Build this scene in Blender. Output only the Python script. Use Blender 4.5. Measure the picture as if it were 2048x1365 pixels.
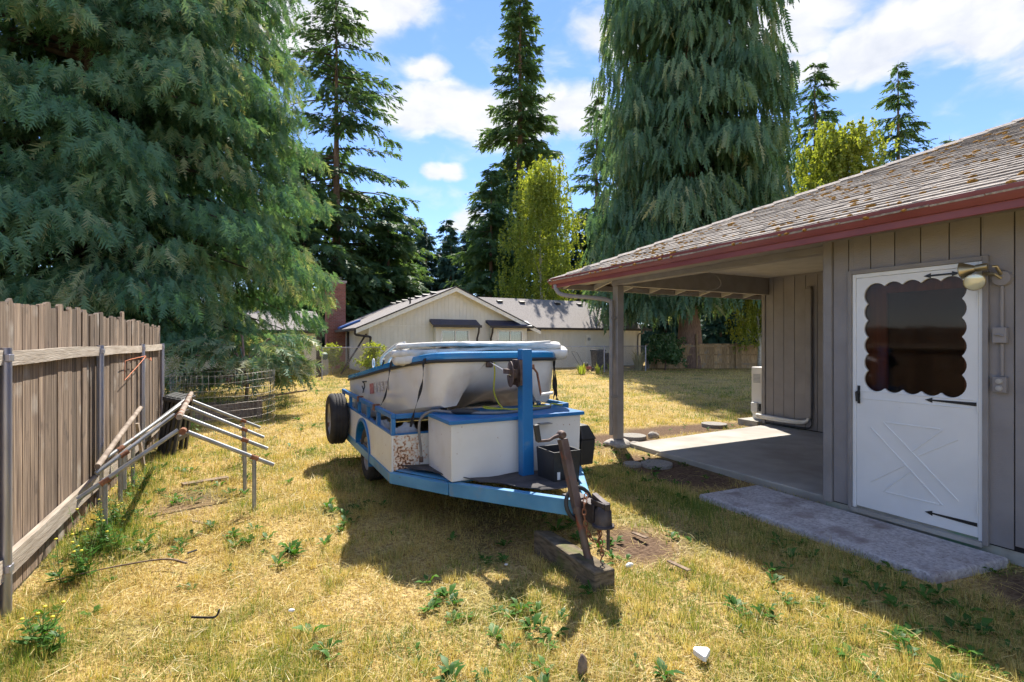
import bpy, bmesh, math, random
import numpy as np
from mathutils import Vector, Matrix
from mathutils.geometry import tessellate_polygon

for o in list(bpy.data.objects):
    bpy.data.objects.remove(o, do_unlink=True)
sc = bpy.context.scene
COL = sc.collection
rad = math.radians
# World axes: X = across the yard (away from the timber fence, towards the house), Y = along fence and house, Z up.
TH = math.atan(524 / 1024)          # the camera looks this far to the right of the Y axis
CT, ST = math.cos(TH), math.sin(TH)

def yard(x, y):
    """metres to the right of / ahead of the photographer's standpoint -> world X, Y"""
    return (x * CT + y * ST, -x * ST + y * CT)

# ------------------------------------------------------------------ camera
cam = bpy.data.cameras.new('camera')
cam.lens = 18.0
cam.sensor_width = 36.0
cam.clip_start = 0.05
cam.clip_end = 3000
camo = bpy.data.objects.new('camera', cam)
COL.objects.link(camo)
camo.location = (0, 0, 1.6)
camo.rotation_euler = (rad(90), 0, -TH)
sc.camera = camo

# ------------------------------------------------------------------ sky and sun
SUN = Vector((0.42, 0.70, 1.0)).normalized()     # towards the sun
SUN_EL = math.asin(SUN.z)
SUN_AZ = math.atan2(SUN.x, SUN.y)
world = bpy.data.worlds.new('World')
sc.world = world
world.use_nodes = True
wn, wl = world.node_tree.nodes, world.node_tree.links
wn.clear()
w_out = wn.new('ShaderNodeOutputWorld')
w_bg = wn.new('ShaderNodeBackground')
w_bg.inputs['Strength'].default_value = 0.088
sky = wn.new('ShaderNodeTexSky')
sky.sky_type = 'NISHITA'
sky.sun_disc = False
sky.sun_elevation = SUN_EL
sky.sun_rotation = SUN_AZ
sky.air_density = 1.0
sky.dust_density = 0.0
sky.ozone_density = 3.0
tc = wn.new('ShaderNodeTexCoord')

def wmath(op, a, b=None, c=None, clamp=False):
    n = wn.new('ShaderNodeMath')
    n.operation = op
    n.use_clamp = clamp
    for i, v in enumerate((a, b, c)):
        if v is None:
            continue
        if isinstance(v, (int, float)):
            n.inputs[i].default_value = v
        else:
            wl.new(v, n.inputs[i])
    return n.outputs[0]

def cloud_dir(px, py):
    x, z = (px - 1024) / 1024, (682.5 - py) / 1024
    u, v = yard(x, 1.0)
    return Vector((u, v, z)).normalized()

# cumulus: soft discs round the directions where the clouds stand, broken up by noise
SQ = (1.0, 1.0, 1.9)
sq = wn.new('ShaderNodeVectorMath'); sq.operation = 'MULTIPLY'
wl.new(tc.outputs['Generated'], sq.inputs[0]); sq.inputs[1].default_value = SQ
warp = wn.new('ShaderNodeTexNoise'); warp.inputs['Scale'].default_value = 7.0; warp.inputs['Detail'].default_value = 5.0
wl.new(sq.outputs[0], warp.inputs['Vector'])
wsub = wn.new('ShaderNodeVectorMath'); wsub.operation = 'SUBTRACT'
wl.new(warp.outputs['Color'], wsub.inputs[0]); wsub.inputs[1].default_value = (.5, .5, .5)
wsc = wn.new('ShaderNodeVectorMath'); wsc.operation = 'SCALE'; wsc.inputs['Scale'].default_value = 0.10
wl.new(wsub.outputs[0], wsc.inputs[0])
wadd = wn.new('ShaderNodeVectorMath'); wadd.operation = 'ADD'
wl.new(sq.outputs[0], wadd.inputs[0]); wl.new(wsc.outputs[0], wadd.inputs[1])
BLOBS = [(830, 235, .075), (890, 215, .105), (960, 235, .11), (1040, 240, .10), (1130, 225, .10), (1180, 235, .07), (850, 138, .055),
         (560, 30, .12), (620, 55, .07), (700, 5, .11), (790, 5, .09), (1235, 70, .085), (1265, 80, .06),
         (1550, 55, .085), (1615, 25, .10), (1585, 88, .07), (1715, 105, .085), (1790, 70, .11), (1870, 45, .10), (1960, 55, .085), (2010, 65, .06), (1690, 138, .05), (1750, 125, .06),
         (1570, 143, .05), (1600, 140, .045), (880, 348, .035), (915, 350, .04), (935, 440, .05), (900, 450, .04),
         (2250, 60, .14), (2350, 120, .12), (300, -250, .2), (1300, -420, .22), (2000, -300, .2), (-300, 100, .15)]
acc = None
for px, py, r in BLOBS:
    d = cloud_dir(px, py)
    dn = wn.new('ShaderNodeVectorMath'); dn.operation = 'DISTANCE'
    wl.new(wadd.outputs[0], dn.inputs[0]); dn.inputs[1].default_value = (d.x * SQ[0], d.y * SQ[1], d.z * SQ[2])
    m = wmath('MULTIPLY_ADD', dn.outputs['Value'], -1.0 / r, 1.0)
    acc = m if acc is None else wmath('MAXIMUM', acc, m)
# the rest of the sky, behind the camera, carries denser unseen cumulus added to fill the shade
rest = wn.new('ShaderNodeTexNoise'); rest.inputs['Scale'].default_value = 3.2; rest.inputs['Detail'].default_value = 6.0
wl.new(sq.outputs[0], rest.inputs['Vector'])
sep = wn.new('ShaderNodeSeparateXYZ'); wl.new(tc.outputs['Generated'], sep.inputs[0])
fwd = wmath('ADD', wmath('MULTIPLY', sep.outputs[0], ST), wmath('MULTIPLY', sep.outputs[1], CT))
behind = wmath('MULTIPLY_ADD', fwd, -2.5, 0.3, clamp=True)
restm = wmath('MULTIPLY', wmath('MULTIPLY_ADD', rest.outputs['Fac'], 5.0, -2.35), behind)
acc = wmath('MAXIMUM', acc, restm)
fine = wn.new('ShaderNodeTexNoise'); fine.inputs['Scale'].default_value = 16.0; fine.inputs['Detail'].default_value = 8.0
wl.new(wadd.outputs[0], fine.inputs['Vector'])
dens = wmath('ADD', acc, wmath('MULTIPLY_ADD', fine.outputs['Fac'], 0.9, -0.45))
mr = wn.new('ShaderNodeMapRange'); mr.interpolation_type = 'SMOOTHSTEP'
wl.new(dens, mr.inputs['Value']); mr.inputs['From Min'].default_value = -0.02; mr.inputs['From Max'].default_value = 0.55
above = wmath('MULTIPLY', mr.outputs[0], wmath('MULTIPLY_ADD', sep.outputs[2], 14.0, -0.2, clamp=True))
cover = wmath('MULTIPLY', above, 0.93)
shade = wn.new('ShaderNodeMix'); shade.data_type = 'RGBA'
wl.new(wmath('MULTIPLY_ADD', fine.outputs['Fac'], 2.6, -0.75, clamp=True), shade.inputs['Factor'])
shade.inputs['A'].default_value = (2.9, 3.0, 3.2, 1)
shade.inputs['B'].default_value = (3.9, 3.85, 3.8, 1)
SKY_TINT = wn.new('ShaderNodeMix'); SKY_TINT.data_type = 'RGBA'; SKY_TINT.blend_type = 'MULTIPLY'
SKY_TINT.inputs['Factor'].default_value = 1.0
wl.new(sky.outputs['Color'], SKY_TINT.inputs['A']); SKY_TINT.inputs['B'].default_value = (.60, .645, .80, 1)
cmix = wn.new('ShaderNodeMix'); cmix.data_type = 'RGBA'
wl.new(cover, cmix.inputs['Factor'])
wl.new(SKY_TINT.outputs['Result'], cmix.inputs['A']); wl.new(shade.outputs['Result'], cmix.inputs['B'])
wl.new(cmix.outputs['Result'], w_bg.inputs['Color'])
wl.new(w_bg.outputs[0], w_out.inputs['Surface'])

sl = bpy.data.lights.new('sun', 'SUN')
sl.energy = 3.0
sl.angle = rad(0.53)
sl.color = (1.0, 0.94, 0.84)
so = bpy.data.objects.new('sun', sl)
COL.objects.link(so)
so.rotation_euler = SUN.to_track_quat('Z', 'Y').to_euler()
so.location = (20, 30, 50)

# ------------------------------------------------------------------ exposure and renderer
sc.view_settings.view_transform = 'Standard'
sc.view_settings.look = 'None'
sc.view_settings.gamma = 1.0
sc.view_settings.exposure = 1.72
sc.view_settings.use_curve_mapping = False
sc.render.engine = 'CYCLES'
cy = sc.cycles
cy.max_bounces = 7
cy.diffuse_bounces = 4
cy.glossy_bounces = 3
cy.transmission_bounces = 4
cy.transparent_max_bounces = 8
cy.use_adaptive_sampling = True
cy.adaptive_threshold = 0.02
cy.caustics_reflective = False
cy.caustics_refractive = False
cy.use_denoising = True
cy.sample_clamp_indirect = 6.0
try:
    cy.denoiser = 'OPENIMAGEDENOISE'
except Exception:
    pass

# ------------------------------------------------------------------ materials
MATS = {}

def _ramp(nt, fac, stops):
    r = nt.nodes.new('ShaderNodeValToRGB')
    while len(r.color_ramp.elements) < len(stops):
        r.color_ramp.elements.new(0.5)
    for e, (p, c) in zip(r.color_ramp.elements, stops):
        e.position = p
        e.color = (*c, 1)
    nt.links.new(fac, r.inputs[0])
    return r.outputs[0]

def surf(name, c1, c2=None, scale=6.0, stretch=(1, 1, 1), rough=0.7, bump=0.0, bscale=None, detail=6.0, metal=0.0,
         vary=0.0, spots=None, spec=0.5, mid=(0.35, 0.65), bstretch=None, coat=0.0):
    """painted / weathered surface: two tones of noise, per-object tone, optional wear spots (colour, scale, threshold)"""
    m = bpy.data.materials.new(name)
    m.use_nodes = True
    nt = m.node_tree
    N, L = nt.nodes, nt.links
    p = N['Principled BSDF']
    p.inputs['Roughness'].default_value = rough
    p.inputs['Metallic'].default_value = metal
    p.inputs['Specular IOR Level'].default_value = spec
    if coat:
        p.inputs['Coat Weight'].default_value = coat
    tcn = N.new('ShaderNodeTexCoord')
    oi = N.new('ShaderNodeObjectInfo')
    off = N.new('ShaderNodeVectorMath'); off.operation = 'SCALE'
    comb = N.new('ShaderNodeCombineXYZ')
    for i in range(3):
        L.new(oi.outputs['Random'], comb.inputs[i])
    L.new(comb.outputs[0], off.inputs[0]); off.inputs['Scale'].default_value = 61.7
    add = N.new('ShaderNodeVectorMath'); add.operation = 'ADD'
    L.new(tcn.outputs['Object'], add.inputs[0]); L.new(off.outputs[0], add.inputs[1])
    mp = N.new('ShaderNodeMapping'); mp.inputs['Scale'].default_value = stretch
    L.new(add.outputs[0], mp.inputs['Vector'])
    nz = N.new('ShaderNodeTexNoise'); nz.inputs['Scale'].default_value = scale; nz.inputs['Detail'].default_value = detail
    L.new(mp.outputs[0], nz.inputs['Vector'])
    c2 = c2 or tuple(min(1, x * 1.15) for x in c1)
    col = _ramp(nt, nz.outputs['Fac'], [(mid[0], c1), (mid[1], c2)])
    if vary:
        hs = N.new('ShaderNodeHueSaturation')
        mrn = N.new('ShaderNodeMapRange')
        L.new(oi.outputs['Random'], mrn.inputs['Value'])
        mrn.inputs['To Min'].default_value = 1 - vary; mrn.inputs['To Max'].default_value = 1 + vary
        L.new(mrn.outputs[0], hs.inputs['Value']); L.new(col, hs.inputs['Color'])
        col = hs.outputs[0]
    for sp in (spots or []):
        sc_, ssc, lo, hi = sp[:4]
        sn = N.new('ShaderNodeTexNoise'); sn.inputs['Scale'].default_value = ssc; sn.inputs['Detail'].default_value = 5.0
        L.new(add.outputs[0], sn.inputs['Vector'])
        f = N.new('ShaderNodeMapRange'); L.new(sn.outputs['Fac'], f.inputs['Value'])
        f.inputs['From Min'].default_value = lo; f.inputs['From Max'].default_value = hi
        fac = f.outputs[0]
        mx = N.new('ShaderNodeMix'); mx.data_type = 'RGBA'
        L.new(fac, mx.inputs['Factor']); L.new(col, mx.inputs['A']); mx.inputs['B'].default_value = (*sc_, 1)
        col = mx.outputs['Result']
    L.new(col, p.inputs['Base Color'])
    if bump:
        bn = N.new('ShaderNodeTexNoise'); bn.inputs['Scale'].default_value = bscale or scale * 3; bn.inputs['Detail'].default_value = 6.0
        mp2 = N.new('ShaderNodeMapping'); mp2.inputs['Scale'].default_value = bstretch or stretch
        L.new(add.outputs[0], mp2.inputs['Vector']); L.new(mp2.outputs[0], bn.inputs['Vector'])
        b = N.new('ShaderNodeBump'); b.inputs['Strength'].default_value = bump; b.inputs['Distance'].default_value = 0.01
        L.new(bn.outputs['Fac'], b.inputs['Height']); L.new(b.outputs[0], p.inputs['Normal'])
    MATS[name] = m
    return m

def leafmat(name, stops, trans=0.35, tcol=(1.3, 1.25, 0.6), gloss=0.025):
    """foliage: colour from the per-leaf 'tone' attribute, diffuse + light passing through the leaf"""
    m = bpy.data.materials.new(name)
    m.use_nodes = True
    nt = m.node_tree
    N, L = nt.nodes, nt.links
    N.remove(N['Principled BSDF'])
    out = N['Material Output']
    at = N.new('ShaderNodeAttribute'); at.attribute_name = 'tone'
    col = _ramp(nt, at.outputs['Fac'], stops)
    df = N.new('ShaderNodeBsdfDiffuse'); L.new(col, df.inputs['Color'])
    tm = N.new('ShaderNodeMix'); tm.data_type = 'RGBA'; tm.blend_type = 'MULTIPLY'; tm.inputs['Factor'].default_value = 1
    L.new(col, tm.inputs['A']); tm.inputs['B'].default_value = (*tcol, 1)
    tr = N.new('ShaderNodeBsdfTranslucent'); L.new(tm.outputs['Result'], tr.inputs['Color'])
    mx = N.new('ShaderNodeMixShader'); mx.inputs[0].default_value = trans
    L.new(df.outputs[0], mx.inputs[1]); L.new(tr.outputs[0], mx.inputs[2])
    gl = N.new('ShaderNodeBsdfGlossy'); gl.inputs['Roughness'].default_value = 0.45
    mg = N.new('ShaderNodeMixShader'); mg.inputs[0].default_value = gloss
    L.new(mx.outputs[0], mg.inputs[1]); L.new(gl.outputs[0], mg.inputs[2])
    L.new(mg.outputs[0], out.inputs['Surface'])
    MATS[name] = m
    return m

surf('fence_wood', (.075, .048, .033), (.32, .235, .165), 9, (5, 5, .22), .9, .7, 30, vary=.42, spots=[((.07, .05, .04), 4.5, .62, .75), ((.42, .37, .31), 2.2, .6, .75)], mid=(.3, .7))
surf('rail_wood', (.30, .24, .18), (.52, .45, .37), 9, (4, .35, 4), .9, .5, 30, vary=.12, spots=[((.13, .09, .07), 6, .66, .75)], mid=(.3, .7))
surf('galv_post', (.34, .34, .42), (.48, .48, .56), 5, (1, 1, .3), .38, .05, 40, metal=.75)
surf('galv_pipe', (.26, .265, .265), (.40, .40, .39), 9, (1, 1, 1), .5, .1, 60, metal=.45, spots=[((.22, .11, .06), 14, .68, .76)])
surf('rust', (.16, .06, .03), (.32, .14, .07), 22, rough=.9, bump=.5, bscale=60)
surf('rusty_pole', (.19, .14, .105), (.42, .345, .275), 9, (1, 1, 1), .85, .5, 40)
surf('orange_wire', (.55, .16, .06), rough=.6)
surf('siding', (.235, .215, .211), (.285, .262, .256), 3, rough=.75, bump=.35, bscale=26, bstretch=(1, 1, 9), vary=.04, spots=[((.30, .277, .268), 1.1, .6, .8)])
surf('trim_grey', (.235, .215, .205), (.28, .258, .248), 5, rough=.7, bump=.2, bscale=40)
surf('soffit', (.36, .34, .315), (.42, .395, .37), 5, rough=.8, bump=.15)
surf('maroon', (.185, .040, .037), (.23, .058, .053), 2.5, rough=.42, bump=.06, bscale=12, spots=[((.22, .10, .09), 7, .70, .8)])
surf('shingle', (.24, .205, .175), (.40, .355, .31), 26, rough=.95, bump=.7, bscale=90, vary=.16, spots=[((.13, .105, .085), 9, .60, .72)])
surf('shingle_far', (.21, .19, .18), (.34, .31, .295), 40, (1, 1, 1), .95, .5, 90, vary=.12, spots=[((.15, .13, .125), 14, .55, .7)])
surf('moss', (.22, .10, .015), (.42, .22, .04), 60, rough=1, bump=.8, bscale=120)
surf('concrete', (.33, .305, .27), (.44, .415, .375), 2.2, rough=.9, bump=.25, bscale=80, spots=[((.30, .27, .24), 1.3, .55, .75)])
surf('step_concrete', (.35, .32, .315), (.56, .52, .515), 38, rough=.95, bump=1.0, bscale=90, spots=[((.25, .20, .185), 3.2, .54, .70), ((.62, .59, .585), 5, .58, .72), ((.20, .17, .16), 55, .62, .70)])
surf('foundation', (.28, .27, .23), (.40, .38, .33), 9, rough=.95, bump=.6, bscale=30, spots=[((.16, .30, .20), 1.6, .5, .6)])
surf('door_white', (.74, .74, .73), (.80, .80, .79), 3, rough=.38, spots=[((.55, .54, .50), 16, .72, .78)])
surf('black_iron', (.012, .012, .013), rough=.45)
surf('inner_door', (.20, .07, .03), (.30, .115, .05), 5, (6, 6, .6), .5)
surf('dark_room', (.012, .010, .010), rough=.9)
surf('brass', (.38, .30, .16), (.50, .42, .26), 8, rough=.4, metal=.85)
surf('lamp_face', (.62, .60, .44), (.75, .74, .58), 12, rough=.15, metal=.3)
surf('ac_white', (.66, .63, .57), (.73, .71, .66), 3, rough=.5)
surf('ac_grille', (.32, .32, .31), rough=.6)
surf('stone', (.32, .28, .25), (.50, .47, .42), 14, rough=.95, bump=.8, bscale=50)
surf('paver', (.24, .22, .20), (.38, .35, .31), 60, rough=.95, bump=1, bscale=120)
surf('white_stone', (.72, .71, .68), (.82, .81, .78), 9, rough=.7)
surf('trailer_white', (.72, .70, .66), (.80, .79, .76), 2.2, rough=.42, bump=.04, bscale=6, spots=[((.33, .16, .07), 30, .69, .72), ((.60, .55, .46), 1.6, .58, .8)])
surf('trailer_blue', (.010, .13, .36), (.02, .19, .46), 3, rough=.38, spots=[((.16, .27, .40), 6, .62, .78), ((.09, .06, .05), 24, .74, .78)])
surf('frame_blue', (.05, .22, .42), (.11, .33, .54), 3, rough=.45, spots=[((.25, .30, .36), 5, .60, .76), ((.12, .08, .06), 18, .70, .76)])
surf('mat_black', (.035, .032, .034), (.075, .068, .068), 8, rough=.9, bump=.4, bscale=30)
surf('tyre', (.022, .020, .020), (.04, .036, .035), 9, rough=.85, bump=.3, bscale=50)
surf('rim', (.30, .28, .26), (.46, .44, .42), 9, rough=.5, metal=.6, spots=[((.2, .1, .06), 9, .6, .7)])
surf('boat_white', (.76, .715, .635), (.82, .79, .73), 1.6, rough=.32, coat=.2, spots=[((.60, .52, .42), 2.2, .56, .75)])
surf('boat_blue', (.010, .18, .42), (.02, .25, .50), 2.5, rough=.25, coat=.3)
surf('rub_black', (.03, .03, .032), rough=.6)
surf('canvas', (.56, .53, .47), (.78, .77, .73), 7, rough=.9, bump=.8, bscale=16, spots=[((.34, .30, .24), 6, .58, .72)])
surf('strap_black', (.014, .013, .013), (.03, .028, .027), 30, rough=.85)
surf('strap_white', (.75, .75, .78), rough=.7)
surf('rope_yellow', (.55, .52, .03), (.66, .62, .08), 60, rough=.75, bump=.5, bscale=150)
surf('hose_grey', (.17, .16, .16), (.24, .23, .22), 9, rough=.6)
surf('plastic_black', (.018, .018, .019), (.03, .03, .032), 6, rough=.5, bump=.1, bscale=60)
surf('winch_metal', (.09, .055, .045), (.16, .12, .11), 22, rough=.7, metal=.4, bump=.3)
surf('jack_metal', (.10, .065, .06), (.18, .14, .13), 14, (1, 1, .4), .65, .3, 40, metal=.4, spots=[((.30, .09, .05), 8, .58, .7)])
surf('coupler', (.05, .042, .045), (.10, .085, .085), 14, rough=.6, metal=.5, bump=.2)
surf('tarp', (.40, .40, .40), (.58, .58, .58), 4, rough=.7, bump=.4, bscale=9)
surf('decal', (.62, .55, .48), (.28, .24, .20), 60, (1, 1, 1), .6, spots=[((.75, .70, .64), 40, .5, .55)])
surf('decal_red', (.45, .10, .08), (.6, .3, .25), 30, rough=.6)
surf('tie_wood', (.085, .066, .042), (.21, .165, .11), 12, (1, 1, 4), .95, 1, 30, spots=[((.11, .13, .035), 4, .56, .72)])
surf('planter_wood', (.16, .115, .085), (.28, .22, .17), 9, (4, 4, 1), .95, .5)
surf('wire', (.24, .22, .20), (.36, .33, .30), 9, rough=.5, metal=.6)
surf('n_wall', (.77, .725, .62), (.82, .78, .69), 2, rough=.8, bump=.15, bscale=20, vary=.025)
surf('n_trim', (.80, .77, .70), rough=.7)
surf('n_dark', (.035, .028, .026), (.05, .04, .037), 5, rough=.5)
surf('awning', (.02, .028, .07), (.035, .045, .10), 9, rough=.45)
surf('curtain', (.42, .48, .47), (.60, .64, .62), 16, (14, 14, 1), .9)
surf('brick', (.25, .085, .06), (.36, .15, .11), 22, rough=.9, vary=.18)
surf('mortar', (.36, .32, .28), rough=.95)
surf('tarp_blue', (.02, .09, .32), (.05, .15, .42), 8, rough=.5)
surf('green_plastic', (.02, .10, .06), rough=.6)
surf('bin_black', (.025, .026, .025), (.04, .04, .04), 9, rough=.7)
surf('red_paint', (.35, .06, .03), rough=.5)
surf('block_concrete', (.34, .32, .27), (.44, .42, .37), 9, rough=.95, bump=.4)
surf('cedar_fence', (.30, .19, .09), (.52, .36, .19), 9, (4, 4, .4), .9, .3, 30, vary=.22, spots=[((.30, .26, .20), 2, .55, .7)])
surf('bark_red', (.19, .12, .09), (.36, .245, .19), 7, (5, 5, .5), .95, 1.0, 14, bstretch=(5, 5, .5))
surf('bark_fir', (.13, .085, .062), (.24, .165, .125), 5, (4, 4, .7), .95, .8, 12)
surf('twig', (.045, .036, .030), (.08, .065, .055), 9, rough=.95)
surf('bark_pale', (.42, .38, .32), (.60, .57, .50), 7, (1, 1, 4), .9, .4)
surf('debris', (.16, .11, .075), (.30, .22, .15), 20, rough=.95, bump=.5)

def rust_panel():
    """white paint with a patch of flaking rust and streaks low in the corner"""
    m = surf('rust_panel', (.72, .69, .63), (.80, .78, .73), 2.2, rough=.45)
    nt = m.node_tree; N, L = nt.nodes, nt.links
    p = N['Principled BSDF']
    base = p.inputs['Base Color'].links[0].from_socket
    g = N.new('ShaderNodeNewGeometry')
    d = N.new('ShaderNodeVectorMath'); d.operation = 'SUBTRACT'; L.new(g.outputs['Position'], d.inputs[0]); d.inputs[1].default_value = (1.27, 4.7, .47)
    sc2 = N.new('ShaderNodeVectorMath'); sc2.operation = 'MULTIPLY'; L.new(d.outputs[0], sc2.inputs[0]); sc2.inputs[1].default_value = (5.0, 0, 3.4)
    ln = N.new('ShaderNodeVectorMath'); ln.operation = 'LENGTH'; L.new(sc2.outputs[0], ln.inputs[0])
    nz = N.new('ShaderNodeTexNoise'); nz.inputs['Scale'].default_value = 52; nz.inputs['Detail'].default_value = 4
    L.new(g.outputs['Position'], nz.inputs['Vector'])
    def mth(op, a, b):
        n = N.new('ShaderNodeMath'); n.operation = op
        for i, v in enumerate((a, b)):
            if isinstance(v, (int, float)): n.inputs[i].default_value = v
            else: L.new(v, n.inputs[i])
        return n.outputs[0]
    v = mth('SUBTRACT', nz.outputs['Fac'], mth('MULTIPLY', ln.outputs['Value'], .22))
    st = N.new('ShaderNodeMapRange'); L.new(v, st.inputs['Value']); st.inputs['From Min'].default_value = .30; st.inputs['From Max'].default_value = .47
    mx = N.new('ShaderNodeMix'); mx.data_type = 'RGBA'; L.new(mth('MULTIPLY', st.outputs[0], .8), mx.inputs['Factor']); L.new(base, mx.inputs['A']); mx.inputs['B'].default_value = (.52, .20, .035, 1)
    fl = N.new('ShaderNodeMapRange'); L.new(v, fl.inputs['Value']); fl.inputs['From Min'].default_value = .475; fl.inputs['From Max'].default_value = .50
    m2 = N.new('ShaderNodeMix'); m2.data_type = 'RGBA'; L.new(fl.outputs[0], m2.inputs['Factor']); L.new(mx.outputs['Result'], m2.inputs['A']); m2.inputs['B'].default_value = (.11, .04, .018, 1)
    L.new(m2.outputs['Result'], p.inputs['Base Color'])
rust_panel()

def glass_mat(name, tint, refl=0.12, clear=0.6, rough=0.02):
    m = bpy.data.materials.new(name)
    m.use_nodes = True
    nt = m.node_tree
    N, L = nt.nodes, nt.links
    N.remove(N['Principled BSDF'])
    t = N.new('ShaderNodeBsdfTransparent'); t.inputs[0].default_value = (*[clear * c for c in tint], 1)
    g = N.new('ShaderNodeBsdfGlossy'); g.inputs['Roughness'].default_value = rough
    fr = N.new('ShaderNodeFresnel'); fr.inputs[0].default_value = 1.5
    ad = N.new('ShaderNodeMath'); ad.operation = 'ADD'; half = N.new('ShaderNodeMath'); half.operation = 'MULTIPLY'; half.inputs[1].default_value = .6; L.new(fr.outputs[0], half.inputs[0]); L.new(half.outputs[0], ad.inputs[0]); ad.inputs[1].default_value = refl
    mx = N.new('ShaderNodeMixShader')
    L.new(ad.outputs[0], mx.inputs[0]); L.new(t.outputs[0], mx.inputs[1]); L.new(g.outputs[0], mx.inputs[2])
    L.new(mx.outputs[0], N['Material Output'].inputs['Surface'])
    MATS[name] = m
glass_mat('screen_glass', (.86, .74, .68), .0, .8, .05)
glass_mat('window_glass', (.8, .9, .9), .16, .8)

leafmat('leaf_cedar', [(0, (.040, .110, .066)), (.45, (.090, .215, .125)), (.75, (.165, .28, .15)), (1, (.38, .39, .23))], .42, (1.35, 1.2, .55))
leafmat('leaf_weeping', [(0, (.045, .105, .065)), (.45, (.095, .20, .118)), (.75, (.17, .27, .155)), (1, (.36, .38, .22))], .40, (1.35, 1.2, .55))
leafmat('leaf_fir', [(0, (.045, .10, .058)), (.5, (.088, .18, .092)), (1, (.18, .26, .12))], .44, (1.4, 1.25, .5))
leafmat('leaf_fir_haze', [(0, (.036, .085, .075)), (.5, (.055, .125, .100)), (1, (.095, .175, .12))], .28, (1.3, 1.2, .6))  # distance haze put into the leaf colour as a bluish tint
leafmat('leaf_birch', [(0, (.15, .21, .045)), (.5, (.27, .34, .075)), (1, (.46, .49, .13))], .5, (1.4, 1.3, .4))
leafmat('leaf_shrub', [(0, (.04, .10, .03)), (.6, (.10, .19, .07)), (1, (.32, .38, .26))], .35, (1.3, 1.3, .5))
leafmat('leaf_weed', [(0, (.035, .10, .02)), (.6, (.07, .17, .03)), (1, (.12, .24, .05))], .35, (1.3, 1.3, .4), .015)
leafmat('grass_blade', [(0, (.12, .085, .045)), (.25, (.40, .29, .10)), (.55, (.64, .51, .18)), (.72, (.73, .63, .28)), (.77, (.42, .42, .09)), (.85, (.20, .28, .05)), (1, (.10, .20, .035))], .40, (1.15, 1.1, .65), .03)
leafmat('leaf_plume', [(0, (.35, .33, .12)), (1, (.66, .60, .38))], .4)

# ------------------------------------------------------------------ mesh helpers
ORG = {}

def tag(o, label=None, cat=None, group=None, kind=None):
    if label: o['label'] = label
    if cat: o['category'] = cat
    if group: o['group'] = group
    if kind: o['kind'] = kind
    return o

def thing(name, loc, label, cat, group=None):
    o = bpy.data.objects.new(name, None)
    o.empty_display_size = 0.1
    COL.objects.link(o)
    o.location = loc
    ORG[o.name] = Vector(loc)
    return tag(o, label, cat, group)

def link(name, me, parent=None, loc=None):
    o = bpy.data.objects.new(name, me)
    COL.objects.link(o)
    if parent is not None:
        o.parent = parent
    if loc is not None:
        o.location = loc
    return o

def mesh_np(name, V, F, mat, tone=None, smooth=False):
    """fast mesh from numpy arrays; F is (n,3) or (n,4)"""
    V = np.ascontiguousarray(V, dtype=np.float32)
    F = np.ascontiguousarray(F, dtype=np.int32)
    me = bpy.data.meshes.new(name)
    n, k = F.shape
    me.vertices.add(len(V)); me.vertices.foreach_set('co', V.ravel())
    me.loops.add(n * k); me.loops.foreach_set('vertex_index', F.ravel())
    me.polygons.add(n)
    me.polygons.foreach_set('loop_start', np.arange(0, n * k, k, dtype=np.int32))
    me.polygons.foreach_set('loop_total', np.full(n, k, dtype=np.int32))
    if smooth:
        me.polygons.foreach_set('use_smooth', np.ones(n, dtype=bool))
    if tone is not None:
        a = me.attributes.new('tone', 'FLOAT', 'POINT')
        a.data.foreach_set('value', np.ascontiguousarray(tone, dtype=np.float32))
    me.update(calc_edges=True)
    me.materials.append(MATS[mat])
    return me

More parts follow.
